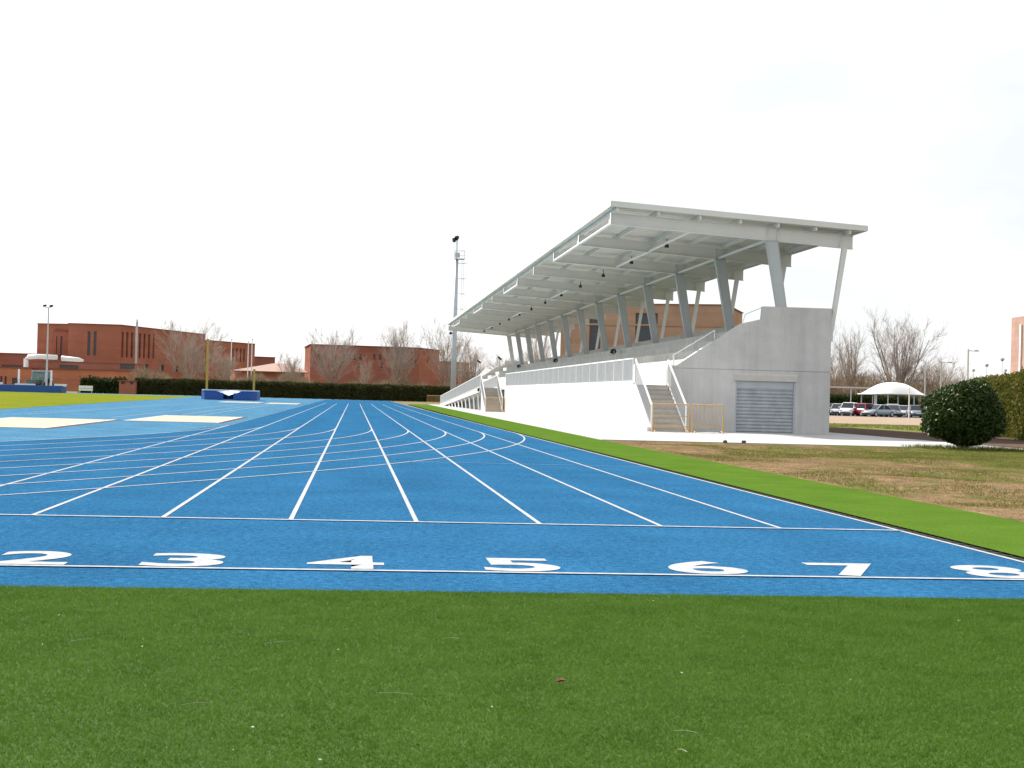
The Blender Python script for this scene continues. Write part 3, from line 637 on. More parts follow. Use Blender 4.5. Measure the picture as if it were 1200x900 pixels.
# tractor
b = spot(45, 236); r = thing('tractor', 'tractor with glazed cab parked behind the far left mat', 'tractor', (b.x, 236, 0), -0.25); r.scale = (1.3,1.3,1.22)
t = MB(); t.box((-.45,-2.3,.75),(.45,-.2,1.5)); t.box((-.35,-2.4,.6),(.35,1.4,.9)); t.build('bonnet', carpaint('tractor', (0.05,0.10,0.09)), r)
t = MB(); t.prism([(-.2,1.2),(-.05,2.55),(1.25,2.55),(1.4,1.2)], lambda y,z:(-.8,y,z), lambda y,z:(.8,y,z)); cab = t.build('cab', 'cabglass', r)
t = MB(); t.box((-.9,-.2,2.56),(.9,1.4,2.7)); 
for sx in (-.83,.83):
    t.beam((sx,-.22,1.2),(sx,-.07,2.56),.07,.07,(1,0,0)); t.beam((sx,1.42,1.2),(sx,1.27,2.56),.07,.07,(1,0,0))
t.build('cab_frame', 'railgrey', cab)
for sx in (-1,1):
    for (y, rr, ww) in ((.75,.85,.45),(-1.7,.55,.3)):
        t = MB(); t.tube([(sx*(.62),y,rr),(sx*(.62+ww),y,rr)], rr, 18); wl = t.build('wheel', 'tyre', r); t = MB(); t.tube([(sx*(.6+ww),y,rr),(sx*(.64+ww),y,rr)], rr*.5, 14); t.build('rim', 'yellow', wl)

# ================================================================== BUILDINGS
def facade(mb, o, u, width, z0, z1, holes, depth=0.35):
    """wall sheet with openings and reveals; u = horizontal unit vector, inward normal = left of u"""
    o = Vector(o); u = Vector(u).normalized(); n = Vector((-u.y, u.x, 0))
    xs = sorted({0, width, *[h[0] for h in holes], *[h[1] for h in holes]}); zs = sorted({z0, z1, *[h[2] for h in holes], *[h[3] for h in holes]})
    P = lambda a, z, d=0: o + u*a + n*d + Vector((0,0,z-o.z))
    for i in range(len(xs)-1):
        for j in range(len(zs)-1):
            cx, cz = (xs[i]+xs[i+1])/2, (zs[j]+zs[j+1])/2
            if any(h[0] < cx < h[1] and h[2] < cz < h[3] for h in holes): continue
            mb.add([P(xs[i],zs[j]),P(xs[i+1],zs[j]),P(xs[i+1],zs[j+1]),P(xs[i],zs[j+1])], [(0,1,2,3)])
    for a, b, c, d in holes:
        q = [(a,c),(b,c),(b,d),(a,d)]
        for k in range(4):
            m, nn = q[k], q[(k+1)%4]; mb.add([P(*m),P(*nn),P(*nn,depth),P(*m,depth)], [(0,1,2,3)])
    return P
def windows(P, holes, parent, depth=0.35):
    w = root_of(parent)
    for a, b, c, d in holes:
        t = MB(); t.add([P(a,c,depth-.03),P(b,c,depth-.03),P(b,d,depth-.03),P(a,d,depth-.03)], [(0,1,2,3)]); wo = part(t, 'window', 'glass', parent, fix=False)
        t = MB(); zc = c+(d-c)*0.5
        e = 0.04
        for (p, q) in (((a,c),(a+e*1.2,d)),((b-e*1.2,c),(b,d)),((a,d-e*2),(b,d)),((a,zc-e),(b,zc+e))):
            t.add([P(p[0],p[1],depth-.08),P(q[0],p[1],depth-.08),P(q[0],q[1],depth-.08),P(p[0],q[1],depth-.08)], [(0,1,2,3)])
        part(t, 'frame', 'metalroof', wo, fix=False)
def block(parent, A, B, depth, z1, m, holesA=(), name='wall', z0=-0.1, roofm='galv', holesR=(), coping=True):
    """box building: front from A to B (ground points, left to right as seen), going back by depth"""
    A = Vector((A[0],A[1],0)); B = Vector((B[0],B[1],0)); u = (B-A).normalized(); n = Vector((-u.y,u.x,0)); Wd = (B-A).length
    mb = MB(); P = facade(mb, A, u, Wd, z0, z1, holesA)
    C = B + n*depth; D = A + n*depth
    PR = facade(mb, B, n, depth, z0, z1, holesR)
    facade(mb, C, -u, Wd, z0, z1, ()); facade(mb, D, -n, depth, z0, z1, ())
    w = part(mb, name, m, parent, fix=False)
    t = MB(); e = 0.0
    t.add([v+Vector((0,0,z1-0.25)) for v in (A+n*.3+u*.3,B+n*.3-u*.3,C-n*.3-u*.3,D-n*.3+u*.3)], [(0,1,2,3)]); part(t, 'roof', roofm, parent, fix=False)
    if coping:
        t = MB(); 
        for p, q in ((A,B),(B,C),(C,D),(D,A)): t.beam(p+Vector((0,0,z1+.06)), q+Vector((0,0,z1+.06)), 0.5, 0.12)
        part(t, 'coping', 'metalroof', parent)
    if holesA: windows(P, holesA, parent)
    if holesR: windows(PR, holesR, parent)
    return P, PR
def px_holes(A, B, rects):
    """pixel rectangles -> wall coordinates on the vertical plane through A,B"""
    A = Vector((A[0],A[1],0)); B = Vector((B[0],B[1],0)); u = (B-A).normalized(); nn = Vector((-u.y,u.x,0)); out = []
    def hit(x, y):
        d = ray(x, y); t = (A-CAM).dot(nn)/d.dot(nn); return CAM + d*t
    for x0, x1, y0, y1 in rects:
        p, q = hit(x0, y1), hit(x1, y0); out.append(((p-A).dot(u), (q-A).dot(u), p.z, q.z))
    return out
# --- brick campus building at the left
bA = thing('brick_building', 'large red brick building with tall slot windows at far left', 'building', tuple(spot(78, 330)))
A = spot(78, 330); B = spot(140, 330); C = spot(238.5, 372)
Hm = atY(110, 380, 330).z
h1 = px_holes(A, B, [(102,106.4,388.5,416.5),(109.2,113.4,388.5,416.5)])
block(bA, A, B, 26, Hm, 'brick', h1)
h2 = px_holes(B, C, [(141.8,145,389,418.5),(147.2,150.4,389.3,418.8),(152.8,156,389.7,419),(162.3,165.4,390.5,419.5),(167.4,170.5,391,419.8),(173,176,391.5,420),(178.4,181.2,392,420.3),(167,173.5,427,434.5),(186,192,428,434.5),(203,209,429,435)])
B2 = B + Vector((0.05,0.05,0)); block(bA, B2, C, 20, Hm-0.02, 'brick', h2)
A3 = spot(61.5, 334); B3 = spot(77.8, 334); block(bA, A3, B3, 20, atY(70, 387.5, 334).z, 'brick', px_holes(A3, B3, [(65.3,67.3,394,418),(70.3,73.3,394,419)]))
A4 = spot(239.5, 373); B4 = spot(297, 392); block(bA, A4, B4, 18, atY(268, 401, 382).z, 'brick', px_holes(A4, B4, [(272,274,408,424),(276.5,278.5,408,424),(281,283,408.5,424),(285,287,408.5,424)]))
A5 = spot(297.3, 393); B5 = spot(321, 396); block(bA, A5, B5, 14, atY(308, 418.5, 394).z, 'metalroof')
t = MB(); p = spot(158, 327); zb = atY(158, 430, 327).z; zt = atY(158, 377, 327).z; t.tube([(p.x,327,zb),(p.x,327,zt)], .24, 10); t.tube([(p.x,327,zt),(p.x,327,zt+.5)], .16, 8); t.box((p.x-.4,326.6,zb-1),(p.x+.4,327.4,zb+.8)); part(t, 'chimney', 'column_steel', bA)
# low wings
bL = thing('low_wing', 'low dark red wing with long roof at the left edge', 'building', tuple(spot(0, 318)))
A = spot(-70, 318); B = spot(61, 318); block(bL, A, B, 11, atY(20, 414.5, 318).z, 'brick_dark', px_holes(A, B, [(-40,-10,428,434),(2,26,428,434.5)]))
bW = thing('brick_wing', 'orange brick low wing with dark window strip before the tall block', 'building', tuple(spot(120, 300)))
A = spot(36, 300); B = spot(180, 302); zt = atY(110, 433.5, 300).z
block(bW, A, B, 12, zt, 'brick_orange', px_holes(A, B, [(142,147,446,450.5),(152,157,446,450.5)]))
A2 = spot(40, 306); B2 = spot(160, 306); block(bW, A2, B2, 8, atY(90, 424.5, 306).z, 'brick_dark', px_holes(A2, B2, [(70,92,428,432.5),(141,158,426.5,432.5)]))
A = spot(-70, 297); B = spot(35.5, 297); block(bW, A, B, 14, atY(20, 431, 297).z, 'brick_orange', px_holes(A, B, [(0,3,441,450),(5,8,441,450),(14,24,443,450),(-12,-6,441,450)]))
r = thing('roof_duct', 'fat white air duct bent over the roof of the brick wing', 'duct', tuple(spot(60, 303)))
def q_(x, y, Y): return atY(x, y, Y)
t = MB(); t.tube([q_(30.5,430,303), q_(30.5,421,303), q_(33.5,418.3,303), q_(45,417.8,303), q_(67,418.8,303)], 0.48, 12); part(t, 'duct', 'white', r, True)
t = MB(); t.tube([q_(72,419.8,303), q_(92,421.5,303), q_(98,422.6,303)], [.5,.42,.2], 12); part(t, 'duct', 'white', r, True)
# tiny brick hut
p = spot(148.5, 244); r = thing('brick_hut', 'tiny brick hut with two dark openings between dark shrubs', 'hut', tuple(p))
A = spot(139, 244); B = spot(158, 244); block(r, A, B, 2.5, atY(148, 446.5, 244).z, 'brick', px_holes(A, B, [(142,146.5,446.9,450.2),(152.5,156.5,447.2,450.4)]))
# house with pale hipped roof
p = spot(310, 300); r = thing('tiled_house', 'low house with pale pink hipped roof left of the middle trees', 'house', tuple(p))
A = spot(275, 300); B = spot(356, 302); block(r, A, B, 16, atY(300, 434.5, 300).z, 'brick', roofm='tile', coping=False)
ze = atY(300, 434.8, 300).z; zrdg = atY(310, 425.2, 306).z; n = Vector((0,1,0))
a, b = Vector((A.x-.8,299.4,ze)), Vector((B.x+.8,299.4,ze)); c, d = Vector((B.x+.8,317,ze)), Vector((A.x-.8,317,ze)); e, f = Vector((A.x+7,308,zrdg)), Vector((B.x-3,308,zrdg))
t = MB(); t.add([a,b,c,d,e,f], [(0,1,5,4),(1,2,5),(2,3,4,5),(3,0,4),(0,3,2,1)]); part(t, 'hipped_roof', 'tile', r)
# middle brick building behind the trees
p = spot(430, 330); r = thing('brick_building', 'long brick building half hidden by bare trees behind the hedge', 'building', tuple(p))
A = spot(362.3, 330); B = spot(490, 332); zt = atY(400, 404.8, 330).z
ws = [(x, x+3.2, 415, 421.5) for x in (372,379,391,402,408.5,414,421,437,444,452,460,469,476)] + [(x, x+3, 425, 431) for x in (376,398,420,446,470)] + [(486,488.5,421,429)]
block(r, A, B, 24, zt, 'brick_dark', px_holes(A, B, ws))
C = spot(513.5, 345); block(r, B+Vector((.06,.04,0)), C, 20, zt-.03, 'brick', px_holes(B, C, [(500,503,418,424)]))
D = spot(549, 352); block(r, C+Vector((.1,.2,0)), D, 14, atY(530, 424.5, 348).z, 'brick', px_holes(C, D, [(522,526,430,435),(534,538,430.5,435.5)]))
# tan brick building behind the stand
p = spot(780, 235); r = thing('tan_building', 'tan brick building seen between the grandstand columns', 'building', tuple(p))
A = spot(655, 246); B = spot(848.5, 236); zt = atY(820, 357.5, 238).z
P_, _ = block(r, A, B, 22, zt, 'brick_tan', px_holes(A, B, [(690,704,372,412),(744,771,367,400)]), coping=True)
t = MB(); u = (B-A).normalized(); nrm = Vector((u.y,-u.x,0))
for zz in (zt*0.80,): t.beam(A+nrm*.06+Vector((0,0,zz)), B+nrm*.06+Vector((0,0,zz)), .12, .3)
part(t, 'string_course', 'brick_tan', r)
# pink tower at the right edge
r = thing('pink_tower', 'pale pink tower with vertical stripes at the right edge above the hedge', 'building', tuple(spot(1195, 290)))
A = spot(1183.3, 300); B = spot(1250, 270); zt = atY(1184, 372.5, 300).z
block(r, A, B, 30, zt, 'brick_pink', px_holes(A, B, [(1185.5+i*2.6,1186.9+i*2.6,384,470) for i in range(5)]), coping=False)
t = MB(); q = A.lerp(B, 0.19); t.box((q.x-.35,q.y-.5,0),(q.x+.35,q.y+.1,zt*.92)); part(t, 'pilaster', 'white', r)

# ================================================================== MASTS, LAMPS, POLES
mb_ = spot(530.6, 190); zt = atY(536, 304, 190).z
r = thing('floodlight_mast', 'tall grey floodlight mast with ladder and platform behind the stand roof', 'mast', (mb_.x, 190, 0))
xt = 0.0
t = MB(); t.tube([(0,0,0),(0,0,zt*.4),(0,0,zt)], [.36,.31,.22], 12); t.build('pole', 'galv', r, True)
t = MB(); t.box((-.25,-.5,zt),(1.0,.5,zt+.1)); 
t.build('platform', 'galv', r)
t = MB()
for z in (.5, 1.1):
    t.tube([(-.25,-.5,zt+z),(1.0,-.5,zt+z),(1.0,.5,zt+z),(-.25,.5,zt+z),(-.25,-.5,zt+z)], .018, 5)
for x, y in ((-.25,-.5),(1.0,-.5),(1.0,.5),(-.25,.5)): t.tube([(x,y,zt+.1),(x,y,zt+1.1)], .018, 5)
t.build('guard_rail', 'galv', r)
t = MB(); t.tube([(.7,0,1.5),(.7,0,zt)], .02, 5); t.tube([(.95,0,1.5),(.95,0,zt)], .02, 5)
for i in range(int((zt-1.6)/.35)): t.tube([(.7,0,1.6+i*.35),(.95,0,1.6+i*.35)], .012, 4)
t.build('ladder', 'railgrey', r)
t = MB()
for i in range(9): z = 2.5+i*(zt-3)/8; t.beam((0,0,z),(.95,0,z),.05,.06); t.tube([(.7,-.3,z),(.95,-.35,z),(1.25,-.2,z),(1.3,0,z),(1.25,.2,z),(.95,.35,z),(.7,.3,z)], .02, 5)
t.build('ladder_cage', 'railgrey', r)
t = MB(); t.tube([(0,0,zt),(0,0,zt+2.7)], .07, 8); t.box((-.2,-.16,zt+.25),(.4,.16,zt+.85)); t.build('top_bracket', 'galv', r)
for i, (dx, dz) in enumerate(((-.3,2.45),(.0,2.7))):
    t = MB(); t.prism([(-.25,-.25),(-.32,.2),(.1,.32),(.26,.1),(.1,-.25)], lambda a,b,dx=dx,dz=dz:(dx+a,-.3,zt+dz+b), lambda a,b,dx=dx,dz=dz:(dx+a,.3,zt+dz+b)); t.build('floodlight', 'dark', r)
t = MB(); q = atY(528, 390.5, 190); t.sphere((q.x-mb_.x, -.3, q.z), .2, 8, 6); t.beam((q.x-mb_.x,-.3,q.z),(0,0,q.z),.06,.06); t.build('camera_ball', 'dark', r)
# thin double lamp pole far left
b = spot(53.8, 222); zt = atY(55.5, 360, 222).z; r = thing('floodlight_pole', 'thin tall pole with two small floodlights at far left', 'pole', (b.x, 222, 0))
t = MB(); t.tube([(0,0,0),(0,0,zt)], [.15,.08], 8); t.build('pole', 'railgrey', r)
t = MB(); t.tube([(-.55,0,zt-.1),(.5,0,zt+.05)], .05, 6); t.build('cross_arm', 'railgrey', r)
for x in (-.5,.42): t = MB(); t.prism([(-.22,-.14),(-.3,.12),(.1,.24),(.26,.02)], lambda a,b,x=x:(x+a,-.2,zt+.15+b), lambda a,b,x=x:(x+a,.2,zt+.15+b)); t.build('floodlight', 'dark', r)
# white flagpoles before the left building
for px, y0, y1, lab in ((289.3,401,430,'left one of two white flagpoles before the brick wing'),(293.6,398,436,'right one of two white flagpoles before the brick wing'),(269.5,398,440,'lone thin white pole among bare trees left of the yellow post')):
    b = spot(px, 285); r = thing('flagpole', lab, 'pole', (b.x, 285, 0)); z = atY(px, y0, 285).z
    t = MB(); t.tube([(0,0,0),(0,0,z)], [.13,.08], 7); t.build('shaft', 'white', r); t = MB(); t.sphere((0,0,z+.1), .16, 8, 6); t.build('finial', 'white', r)
# street lamps on the right
def lamp(px, Y, ytop, label, arm=True, m='lamp_pole', rad=.1, arml=1.25):
    b = spot(px, Y); z = atY(px, ytop, Y).z; r = thing('street_lamp', label, 'street lamp', (b.x, Y, 0), group='street lamps around the car park')
    t = MB(); t.tube([(0,0,0),(0,0,z)], [rad*1.15,rad*.85], 10); t.build('pole', m, r)
    if arm:
        t = MB(); t.tube([(0,0,z-.18),(arml*.5,0,z-.18)], .05, 6); t.build('arm', m, r)
        t = MB(); t.prism([(arml*.45,-.05),(arml*.5,.07),(arml*.8,.12),(arml,.0),(arml*.95,-.06)], lambda a,b:(a,-.14,z-.18+b), lambda a,b:(a,.14,z-.18+b)); t.build('lamp_head', 'galv', r)
    else:
        t = MB(); t.sphere((0,0,z+.02), rad*1.1, 8, 6); t.build('cap', m, r)
    return r
lamp(1133.3, 150, 409, 'tallest pale street lamp with short arm rising behind the bush', rad=.11, arml=1.15)
lamp(1102.3, 190, 423, 'thinner street lamp with short arm between canopy and bush', rad=.1, arml=1.5)
lamp(1083.6, 190, 433, 'plain pale post without arm just right of the white canopy', False)
for px, yt, Y, w in ((1173.5,421.5,230,'highest'),(1155.5,428.3,250,'second highest'),(1140,434.2,280,'leftmost'),(1177.5,434.4,290,'lowest right')):
    b = spot(px, Y); z = atY(px, yt, Y).z; r = thing('ball_lamp', 'dark round lamp head on thin pole above the olive hedge, '+w, 'street lamp', (b.x, Y, 0), group='distant lamps above the olive hedge')
    t = MB(); t.tube([(0,0,0),(0,0,z-.2)], .035, 6); t.build('pole', 'railgrey', r)
    t = MB(); t.tube([(0,0,z-.25),(0,0,z),(0,0,z+.25),(0,0,z+.3)], [.1,.34,.3,.08], 10); t.build('lamp_head', 'galv', r)
for px, yt, Y, w in ((560,424,210,'left'),(584,420,196,'right')):
    b = spot(px, Y); z = atY(px, yt, Y).z; r = thing('floodlight_post', 'dark floodlight on a thin post beyond the far stair, %s one' % w, 'floodlight', (b.x, Y, 0), group='dark floodlights beyond the far stair')
    t = MB(); t.tube([(0,0,0),(0,0,z-.2)], .05, 6); t.build('pole', 'galv', r)
    t = MB(); t.prism([(-.28,.12),(-.2,.3),(.3,-.02),(.2,-.26)], lambda a,b:(a,-.2,z+b), lambda a,b:(a,.2,z+b)); t.build('lamp_head', 'dark', r)

# ================================================================== CAR PARK
b = spot(1051, 200); r = thing('car_canopy', 'white vaulted fabric canopy on posts over the parked cars', 'canopy', (b.x, 200, 0))
za = atY(1050, 447.8, 200).z; ze = atY(1050, 462.5, 200).z; hw = (spot(1083,200).x - spot(1019,200).x)/2
t = MB(); N = 16; rows = []
for j in range(9):
    y = -1.5 + j*0.8
    for i in range(N+1):
        s = -1+2*i/N; e = (j-4)/4.0
        t.v.append((hw*s, y, ze + (za-ze)*(1-abs(s)**2.3)*(1-0.93*abs(e)**2.6)))
for j in range(8):
    for i in range(N): k = j*(N+1)+i; t.f.append((k,k+1,k+N+2,k+N+1))
cv = t.build('fabric_roof', 'canvas', r, True, fix=False)
t = MB()
for y in (-1.5, 4.9): t.tube([(hw*(-1+2*i/N), y, ze+(za-ze)*.05*(1-(-1+2*i/N)**2)) for i in range(N+1)], .07, 6); 
for s in (-1,1): t.tube([(hw*s,-1.5,ze),(hw*s,4.9,ze)], .08, 6)
t.build('rim_tube', 'white', r)
for x in (-hw+.5, -hw*.45, hw*.5, hw-.35):
    for y in (-1.3, 4.7): t = MB(); t.tube([(x,y,0),(x,y,ze+.06)], .09, 8); t.build('post', 'railgrey', r)
p = spot(1065.3, 124); z = atY(1065, 455, 124).z; r = thing('white_bollard', 'slim white pole standing on the sandy path before the cars', 'pole', (p.x, 124, 0))
t = MB(); t.tube([(0,0,0),(0,0,z)], .055, 8); t.build('shaft', 'white', r); t = MB(); t.sphere((0,0,z), .07, 8, 6); t.build('cap', 'white', r)
p = spot(968, 215); q = spot(1026, 215); zb = atY(1000, 454.2, 215).z; r = thing('height_barrier', 'cream horizontal pipe on posts left of the white canopy', 'barrier', (p.x, 215, 0))
t = MB(); t.beam((0,0,zb),(q.x-p.x,0,zb),.2,.24); t.build('crossbar', 'box', r)
for x in (.2, (q.x-p.x)/2, q.x-p.x-.1): t = MB(); t.tube([(x,0,0),(x,0,zb-.12)], .08, 8); t.build('post', 'box', r)

def loft(mb, rings):
    n = len(rings[0]); vs = [p for rg in rings for p in rg]; fs = []
    for i in range(len(rings)-1):
        for k in range(n): fs.append((i*n+k, i*n+(k+1)%n, (i+1)*n+(k+1)%n, (i+1)*n+k))
    fs.append(tuple(range(n))[::-1]); fs.append(tuple((len(rings)-1)*n+k for k in range(n))); mb.add(vs, fs)
def car(label, paint, loc, rz, L=4.2, Wd=1.76, H=1.45, kind='hatch'):
    """length along local +Y = nose"""
    r = thing('parked_car', label, 'car', loc, rz, 'cars parked behind the sandy path')
    h2 = L/2; belt = H*0.60; gl = {'hatch':(-.46,-.38,.02,.30),'sedan':(-.33,-.17,.06,.28),'suv':(-.47,-.42,.03,.27)}[kind]
    # lower body: (y, z_top, half width)
    st = [(-h2,belt*.72,.40),(-h2+.06,belt*.96,.46),(-h2+.35,belt,.49),(-.9,belt,.5),(0,belt*.99,.5),(.28*L,belt*.96,.49),(h2-.55,belt*.84,.475),(h2-.12,belt*.68,.44),(h2,belt*.5,.38)]
    def ring(y, zt, hw):
        w = Wd*hw; zb = .2; return [(-w*.88,y,zb),(-w,y,zb+.16),(-w,y,zt-.14),(-w*.9,y,zt),(w*.9,y,zt),(w,y,zt-.14),(w,y,zb+.16),(w*.88,y,zb)]
    t = MB(); loft(t, [ring(*s) for s in st]); body = t.build('body', paint, r, True)
    y0, y1, y2, y3 = [g*L for g in gl]; wb = Wd*.45; wt = Wd*.37
    t = MB(); t.add([(-wb,y0,belt-.03),(wb,y0,belt-.03),(wb,y3,belt-.05),(-wb,y3,belt-.05),(-wt,y1,H-.05),(wt,y1,H-.05),(wt,y2,H-.05),(-wt,y2,H-.05)],
                    [(0,3,2,1),(4,5,6,7),(0,1,5,4),(1,2,6,5),(2,3,7,6),(3,0,4,7)]); t.build('window', 'carglass', r)
    t = MB(); t.add([(-wt-.02,y1-.05,H-.06),(wt+.02,y1-.05,H-.06),(wt+.02,y2+.04,H-.06),(-wt-.02,y2+.04,H-.06),(-wt*.85,y1+.05,H),(wt*.85,y1+.05,H),(wt*.85,y2-.1,H),(-wt*.85,y2-.1,H)],
                    [(0,3,2,1),(4,5,6,7),(0,1,5,4),(1,2,6,5),(2,3,7,6),(3,0,4,7)])
    for s in (-1,1):
        for (ya, yb) in ((y0,y1),(y3,y2),((y0*.45+y3*.55),(y1*.45+y2*.55))):
            t.beam((s*(wb+.005),ya,belt-.04),(s*(wt+.01),yb,H-.05),.07,.06,(1,0,0))
    t.build('roof', paint, r)
    for s in (-1,1):
        for y in (-L*.31, L*.32):
            t = MB(); t.tube([(s*(Wd*.5-.2),y,.31),(s*(Wd*.5+.012),y,.31)], .31, 16); wl = t.build('wheel', 'tyre', r); t = MB(); t.tube([(s*(Wd*.5+.01),y,.31),(s*(Wd*.5+.02),y,.31)], .2, 12); t.build('rim', 'rim', wl)
        t = MB(); t.box((s*Wd*.27,h2-.26,belt*.62),(s*Wd*.43,h2-.05,belt*.76)); t.build('headlight', 'headlamp', r)
        t = MB(); t.box((s*Wd*.3,-h2-.01,belt*.62),(s*Wd*.44,-h2+.12,belt*.92)); t.build('taillight', 'taillamp', r)
        t = MB(); t.box((s*Wd*.47,y3-.12,belt-.02),(s*(Wd*.47+.2),y3,belt+.13)); t.build('mirror', paint, r)
    t = MB(); t.box((-Wd*.36,h2-.06,.26),(Wd*.36,h2+.02,.42)); t.build('grille', 'dark', r)
    t = MB(); t.box((-.26,-h2-.02,.42),(.26,-h2+.03,.53)); t.box((-.26,h2-.02,.44),(.26,h2+.035,.54)); t.build('number_plate', 'white', r)
    return r
pt = {k: carpaint(k, c) for k, c in dict(navy=(.015,.02,.045), silver=(.42,.43,.45), white=(.74,.74,.74), red=(.36,.012,.03), black=(.02,.02,.022), bluegrey=(.30,.36,.42), slate=(.12,.15,.18), maroon=(.18,.02,.03)).items()}
D2 = math.radians
car('dark navy car nearest the grandstand wall', pt['navy'], spot(974,178), D2(170), kind='hatch')
car('silver car between the navy and the white car', pt['silver'], spot(983,177), D2(155), L=3.9, kind='hatch')
car('white tall car left of the red car', pt['white'], spot(995,176), D2(150), L=4.2, H=1.62, kind='suv')
car('bright red car seen from behind beside the white one', pt['red'], spot(1008.5,175), D2(20), L=4.1, H=1.55, kind='suv')
car('black car behind the red car under the bare trees', pt['black'], spot(1020,186), D2(60), kind='sedan')
car('maroon car in the back row behind the white one', pt['maroon'], spot(1003,194), D2(15), kind='hatch')
car('pale silver blue saloon turned sideways at the canopy corner', pt['bluegrey'], spot(1030,173), D2(118), L=4.4, H=1.46, kind='sedan')
car('grey blue car facing forward beside the silver saloon', pt['slate'], spot(1046.5,175), D2(165), L=4.2, kind='hatch')
car('white car under the canopy', pt['white'], spot(1047,196), D2(175), L=4.3, H=1.6, kind='suv')
car('silver car behind the slim white pole', pt['silver'], spot(1060,186), D2(160), kind='hatch')
car('dark slate car right of the slim white pole', pt['slate'], spot(1073.5,175), D2(168), L=4.3, H=1.5, kind='suv')
car('light silver car half hidden by the round bush', pt['silver'], spot(1092,176), D2(172), kind='hatch')

# ================================================================== VEGETATION
def leaf_quads(c, nrm, n, size, flat=0.6):
    """random leaf quads at points c (n,3)"""
    a = RNG.normal(size=(n,3)); a /= np.linalg.norm(a, axis=1, keepdims=True)
    b = np.cross(a, RNG.normal(size=(n,3))); b /= np.linalg.norm(b, axis=1, keepdims=True)
    s = RNG.uniform(size[0], size[1], (n,1)); v = np.zeros((n,4,3))
    v[:,0] = c - a*s; v[:,1] = c + b*s*flat*0.5; v[:,2] = c + a*s; v[:,3] = c - b*s*flat*0.5
    return v.reshape(-1,3)
def hedge(name, A, B, depth, h, n, size, m, label, cat='hedge', rough=0.25, core=True):
    A, B = np.array(A, float), np.array(B, float); u = B-A; L = np.linalg.norm(u); u /= L; nn = np.array([-u[1], u[0]])
    r = thing(name, label, cat, (A[0], A[1], 0))
    # lumpy core
    t = MB(); N = max(6, int(L/1.0)); rings = []
    for i in range(N+1):
        s = L*i/N; w = depth/2*0.82*(1+0.08*math.sin(i*1.3)); hh = h*0.93*(1+0.03*math.sin(i*0.9)+random.uniform(-.02,.02))
        c = u*s + nn*depth/2
        rings.append([(c[0]+nn[0]*a*w, c[1]+nn[1]*a*w, z) for a, z in ((-1,0.0),(-1.0,hh*.5),(-.92,hh*.92),(-.6,hh),(.6,hh),(.92,hh*.92),(1,hh*.5),(1,0.0))])
    loft(t, rings); t.build('hedge_body', m, r)
    s = RNG.uniform(0, L, n); k = RNG.uniform(0, 1, n); d = np.zeros(n); z = np.zeros(n)
    per = h + depth + h; q = k*per
    f = q < h; d[f] = 0; z[f] = q[f]
    f2 = (q >= h) & (q < h+depth); d[f2] = q[f2]-h; z[f2] = h
    f3 = q >= h+depth; d[f3] = depth; z[f3] = q[f3]-h-depth
    ne = int(n*0.5*depth/L) if L < 40 else int(n*depth*.6/L)
    s[:ne] = np.where(RNG.random(ne) < .5, 0, L) + RNG.normal(0, rough*.4, ne); d[:ne] = RNG.uniform(0, depth, ne); z[:ne] = RNG.uniform(0, h, ne); f2[:ne] = False
    wob = rough*(np.sin(s*1.1)+np.sin(s*2.7+z*2)+np.cos(s*0.43+z))*0.25
    d += RNG.normal(0, rough*.35, n) + np.where(d < depth/2, -1, 1)*wob*.5; z = np.maximum(0.02, z + RNG.normal(0, rough*.35, n) + f2*wob*.6)
    c = np.stack([u[0]*s+nn[0]*d, u[1]*s+nn[1]*d, z], 1)
    np_mesh('foliage', leaf_quads(c, None, n, size, 0.9), 4, m, r)
    return r
pA = spot(157, 246); pB = spot(531, 247)
hedge('clipped_hedge', (pA.x, 246), (pB.x, 247), 2.2, 2.45, 26000, (.1,.24), 'hedge_dark', 'long dark clipped hedge across the far end of the track')
pA = spot(94, 250); pB = spot(139, 248)
hedge('shrub_row', (pA.x, 250), (pB.x, 248), 3, 2.1, 6000, (.12,.3), 'shrubleaf', 'dark green shrubs behind the white board', 'shrubs', 0.6)
hA, hB = spot(1131, 82), spot(1222, 54.5)
hedge('clipped_hedge', (hA.x, hA.y), (hB.x, hB.y), 3.0, 2.62, 110000, (.05,.12), 'hedge_olive', 'tall olive and brown hedge at the right edge behind the bush', rough=0.3)

# glossy round bush
b = atZ(1130, 526.5, 0.02); bx, by = b.x, b.y
r = thing('round_bush', 'round dark green glossy bush standing on dry grass at right', 'bush', (bx, by, 0.02))
n = 22000; v = RNG.normal(size=(n,3)); v /= np.linalg.norm(v, axis=1, keepdims=True)
lob = RNG.normal(size=(38,3)); lob /= np.linalg.norm(lob, axis=1, keepdims=True); amp = RNG.uniform(.02,.17,38)
def bushR(v): return 0.84 + (amp*np.exp(-((1-v@lob.T)/0.055))).sum(1)
Rr = bushR(v)*RNG.uniform(.5,1.16,n)**0.6
c = v*Rr[:,None]*np.array([1.25,1.22,0.95]); c[:,2] += 1.02
lowr = np.clip(0.82+(c[:,2]-0.05)/3.0, 0.82, 1); c[:,0] *= lowr; c[:,1] *= lowr; c = c[c[:,2] > 0.1]
np_mesh('foliage', leaf_quads(c, None, len(c), (.04,.105), 0.75), 4, 'bushleaf', r)
t = MB(); t.sphere((0,0,1.0), 0.78, 18, 12, (1.18,1.14,0.85)); t.v = [(x*min(1,max(.8,.8+z/3)), y*min(1,max(.8,.8+z/3)), z) for x,y,z in t.v]; t.build('inner_foliage', 'shrubleaf', r, True)
t = MB()
for i in range(9): a = random.uniform(0, 2*pi); t.tube([(math.cos(a)*.08,math.sin(a)*.08,-.02),(math.cos(a)*.3,math.sin(a)*.3,.5)], [.035,.02], 6)
t.build('stem', 'bark', r)
